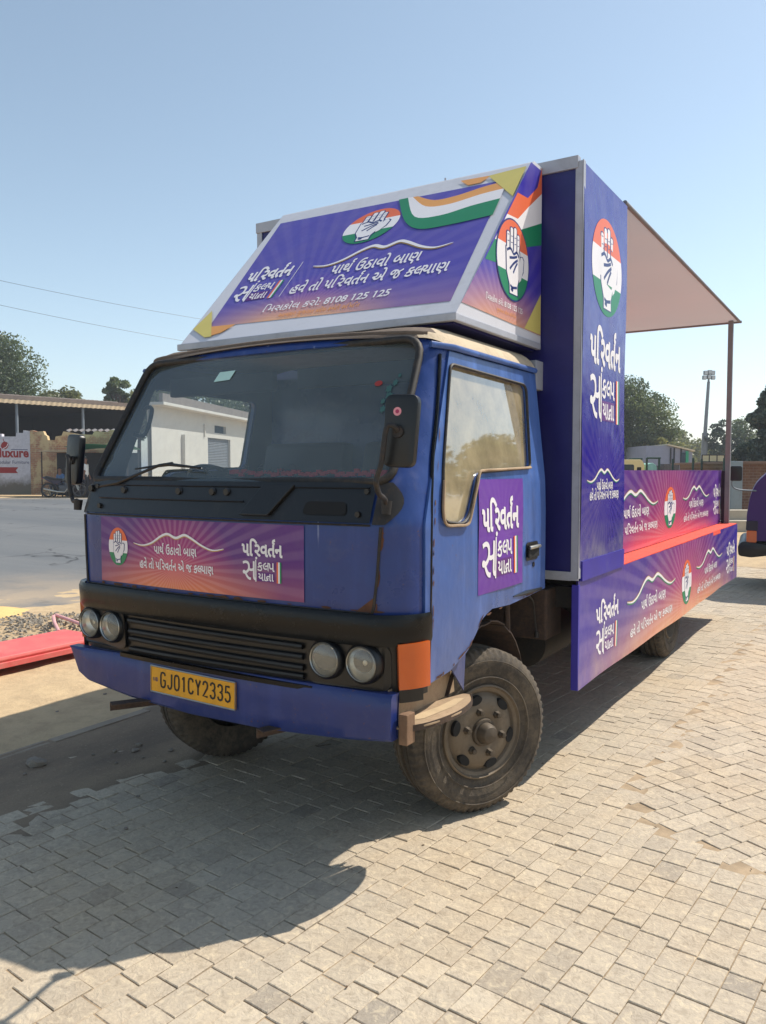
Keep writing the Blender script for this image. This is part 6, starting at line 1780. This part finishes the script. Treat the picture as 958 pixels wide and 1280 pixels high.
for x in (-.05, 2.5):
    for y in (.1, 1.7):
        mb = MB(); mb.lathe([(-.1, .2), (-.1, .36), (.1, .36), (.1, .2)], 'y', (0, 0, 0), 24); mb.lathe([(-.06, 0), (-.06, .2), (.06, .2), (.06, 0)], 'y', (0, 0, 0), 18, 0); w_ = mb.build('wheel', M['tyre'], ly_, smooth=40); w_.location = (x, y, .36)

# shop sign with glazed frame
sg = local('shop_sign', 'white shop board with a red two letter mark, seen beside the canopy pole', 'sign', 28, 10.95, 0)
mb = MB(); mb.box((0, 0, 1.28), (1.22, .05, 1.86)); sb_ = mb.build('board', pm('sign_white', (206, 202, 204), .6, 0, .05, 3), sg, bevel=.006)
for x in (.06, 1.14):
    mb = MB(); mb.tube([(x, .08, 0), (x, .08, 1.8)], .03, 8); mb.build('post', steel, sg)
ad = Dec(); ad.text('CJ', .24, .42, 1.68, .12, redp, .03, ref=.69); ad.text('KOSMECO', .47, 1.04, 1.69, .10, 'ink', .02, ref=.69); ad.poly([(.28, 1.56), (.84, 1.56), (.84, 1.62), (.28, 1.62)], 'peach', 1); ad.poly([(.28, 1.46), (.84, 1.46), (.84, 1.54), (.28, 1.54)], redp, 1)
ad.build('sign_lettering', lambda x, y, o: (x, -.002 - o * 2, y), sb_)
mb = MB(); P_ = [(.22, 1.90), (1.0, 1.90), (1.0, 2.14), (.22, 2.14)]
for i in range(4): mb.tube([(P_[i][0], .05, P_[i][1]), (P_[(i + 1) % 4][0], .05, P_[(i + 1) % 4][1])], .02, 6)
for x in (.47, .74): mb.tube([(x, .05, 1.90), (x, .05, 2.14)], .02, 6)
fr_ = mb.build('top_frame', M['black'], sg)
for a, b in ((.24, .45), (.49, .72), (.76, .98)):
    mb = MB(); mb.box((a, .045, 1.92), (b, .055, 2.12)); mb.build('panel', pm('cream_panel', (216, 204, 160), .6), fr_)

# brick shed, cabinet, steps
bs = local('brick_shed', 'low brown brick shed with a thin slab roof behind the purple van', 'shed', 24, 10.75, 0)
mb = MB(); mb.box((0, 0, -.05), (9, 5, 1.80)); mb.build('wall', M['brick2'], bs)
mb = MB(); mb.box((-.25, -.35, 1.80), (9.2, 5.2, 1.87)); mb.build('roof', pm('brown_slab', (120, 96, 82), .85), bs, bevel=.01)
cb = local('metal_cabinet', 'grey blue metal cabinet standing just right of the canopy pole', 'cabinet', 23, 9.98, 0)
mb = MB(); mb.box((0, 0, .1), (.36, .35, 1.86)); cb_ = mb.build('body', pm('grey_blue_metal', (126, 142, 152), .5, .1, .06, dirt=(110, 104, 96), damt=.3), cb, bevel=.015)
mb = MB(); mb.box((.03, -.012, .5), (.33, .0, 1.5)); mb.build('door', pm('grey_blue_metal', (126, 142, 152), .5), cb, bevel=.006)
for x in (.04, .28):
    mb = MB(); mb.box((x, .05, 0), (x + .05, .3, .1)); mb.build('foot', steel, cb)
stp_ = local('concrete_steps', 'two pale concrete steps at the foot of the brick shed', 'steps', 21.2, 8.95, 0)
mb = MB(); mb.prism([(0, -.05), (.9, -.05), (.9, .52), (.45, .52), (.45, .26), (0, .26)], 0, 1.2, 'x')
mb.build('steps', pm('pale_concrete', (178, 168, 150), .9, 0, .1, 3), stp_, bevel=.01)

# purple van at the right edge
vn = local('purple_van', 'purple campaign van cut off by the right edge of the picture', 'van', 10.65, 4.86, 0, -R(25))
pur = pm('purple_paint', (58, 18, 92), .5, 0, .08, 2)
prof = rounded([(.0, .66), (-.01, 1.0), (.03, 1.27), (.10, 1.44), (.28, 1.62), (.66, 2.04), (1.0, 2.12), (2.9, 2.12), (2.95, .66)], [.02, .05, .06, .08, .08, .1, .1, .1, .05])
mb = MB(); mb.prism(prof, 0, 1.6, 'y'); mb.build('body', pur, vn, bevel=.035, smooth=50)
mb = MB(); mb.prism(rounded([(.34, 1.50), (.72, 1.96), (1.25, 1.96), (1.25, 1.50)], .04), -.006, .0, 'y'); mb.build('side_window', pm('dark_van_glass', (20, 22, 30), .06), vn)
mb = MB(); mb.tube([(.30, -.004, .70), (.29, -.004, 1.48), (.33, -.004, 1.52)], .006, 5); mb.build('door_gap', M['black'], vn)
mb = MB(); mb.prism(rounded([(-.015, .80), (-.01, .93), (.13, .93), (.13, .80)], .02), -.012, .3, 'y'); mb.build('corner_trim', pm('dark_purple_trim', (30, 16, 40), .5), vn, bevel=.006)
mb = MB(); mb.prism(rounded([(-.005, .64), (-.005, .80), (.12, .80), (.12, .64)], .02), -.014, .2, 'y'); mb.build('indicator', M['amber'], vn, bevel=.008)
mb = MB(); mb.prism(rounded([(-.10, .46), (-.11, .60), (-.05, .66), (.05, .64), (.3, .62), (.5, .60), (.5, .5), (.3, .48), (.05, .44)], .04), -.04, 1.64, 'y'); mb.build('bumper', M['black'], vn, bevel=.02, smooth=50)
mb = MB(); mb.box((.3, .02, .42), (2.9, 1.58, .66)); mb.build('underbody', M['chassis'], vn)
mb = MB(); mb.prism(rounded([(-.09, -.10), (.06, -.10), (.06, .10), (-.09, .10)], .03), -.05, .05, 'y'); vm = mb.build('wing_mirror', M['black'], vn, bevel=.015, smooth=50); vm.location = (-.13, -.12, 1.56)
mb = MB(); mb.tube(catmull([(.10, -.0, 1.33), (-.08, -.06, 1.34), (-.17, -.10, 1.37), (-.20, -.12, 1.44), (-.15, -.12, 1.52)], 4), .011, 8); mb.build('mirror_arm', steel, vn, smooth=60)
for x in (.75, 2.3):
    for y in (.10, 1.5):
        mb = MB(); mb.lathe([(-.08, .19), (-.09, .28), (-.07, .315), (.07, .315), (.09, .28), (.08, .19)], 'y', (0, 0, 0), 36); w_ = mb.build('wheel', M['tyre'], vn, smooth=40); w_.location = (x, y, .315)
        mb = MB(); mb.lathe([(-.07, 0), (-.06, .12), (-.075, .19), (.075, .19), (.06, .12), (.07, 0)], 'y', (0, 0, 0), 24); mb.build('rim', M['rim'], w_, smooth=40)

# rust and chips along the seams of the cab
def seam_rust(fn, pts, w, seed, mat, n=14):
    r_ = random.Random(seed)
    for i in range(n):
        mb = MB(); t = r_.random() * (len(pts) - 1); i0 = int(t); f = t - i0
        a = pts[i0][0] + (pts[i0 + 1][0] - pts[i0][0]) * f; b = pts[i0][1] + (pts[i0 + 1][1] - pts[i0][1]) * f
        dx, dy = pts[i0 + 1][0] - pts[i0][0], pts[i0 + 1][1] - pts[i0][1]; L_ = math.hypot(dx, dy); dx /= L_; dy /= L_
        ln = r_.uniform(.006, .035); wd = w * r_.uniform(.3, 1)
        q = []
        for k_ in range(9):
            an = 2 * math.pi * k_ / 9; u = ln * math.cos(an) * r_.uniform(.6, 1.1); v = wd * math.sin(an) * r_.uniform(.5, 1.2)
            q.append(fn(a + dx * u - dy * v, b + dy * u + dx * v))
        mb.add(q, [tuple(range(9))]); mb.build('rust_mark', mat, truck, fix=False)
seam_rust(lambda x, z: front(x, z, .0032), [(-.78, 1.075), (.0, 1.074), (.86, 1.074)], .008, 1, M['rust'], 26)
seam_rust(lambda x, z: front(x, z, .0032), [(.822, 1.08), (.832, 1.25), (.845, 1.38)], .007, 2, M['rust'], 12)
seam_rust(lambda y, z: sidep(y, z, .0112), [(.25, 1.0), (.25, 1.3), (.27, 1.5), (.36, 1.78)], .006, 3, M['rust'], 14)
seam_rust(lambda y, z: sidep(y, z, .0112), [(.25, .785), (.40, .80), (.58, .86), (.70, .965), (1.2, .99), (1.44, 1.005)], .007, 4, M['rust'], 22)
seam_rust(lambda x, z: front(x, z, .0205), [(-.5, 1.03), (.2, 1.0), (.5, .99)], .014, 5, pm('bare_primer', (128, 106, 84), .8, 0, .25, 20), 14)
# scraps on the paving
litm = pm('dry_leaf_scrap', (92, 70, 50), .9, 0, .3, 30)
r_ = random.Random(17); nl = 0
while nl < 34:
    p = bg(r_.uniform(1.3, 8), r_.uniform(-1.5, 3.2), 0)
    if p.x < -2.4: continue
    mb = MB(); a = r_.uniform(0, 6.3); s_ = r_.uniform(.004, .011); T = Matrix.Rotation(a, 4, 'Z')
    mb.add([T @ Vector(c) for c in ((-s_, 0, .002), (-.2 * s_, -.5 * s_, .0045), (s_, .1 * s_, .002), (.1 * s_, .55 * s_, .004))], [(0, 1, 2, 3)])
    o = mb.build('leaf_scrap', litm, thick=.001); o.location = (p.x, p.y, .002)
    tag(o, 'tiny brown dry leaf scrap lying on the sunlit pavers', 'leaf', 'leaf scraps on the pavers'); nl += 1

# ================================================================== HAZE
mb = MB(); hb0, hb1 = (-1900, -1900, -1.1), (1900, 1900, 13.0)
mb.box(hb0, hb1)
hz = mb.build('haze', [], None)
hm = bpy.data.materials.new('thin_haze'); hm.use_nodes = True
ht = hm.node_tree; ht.nodes.remove(ht.nodes['Principled BSDF'])
pv = ht.nodes.new('ShaderNodeVolumePrincipled'); pv.inputs['Color'].default_value = (.86, .91, 1, 1); pv.inputs['Density'].default_value = .0012; pv.inputs['Anisotropy'].default_value = .2
ht.links.new(pv.outputs[0], ht.nodes['Material Output'].inputs['Volume'])
hz.data.materials.append(hm)
hz['kind'] = 'stuff'
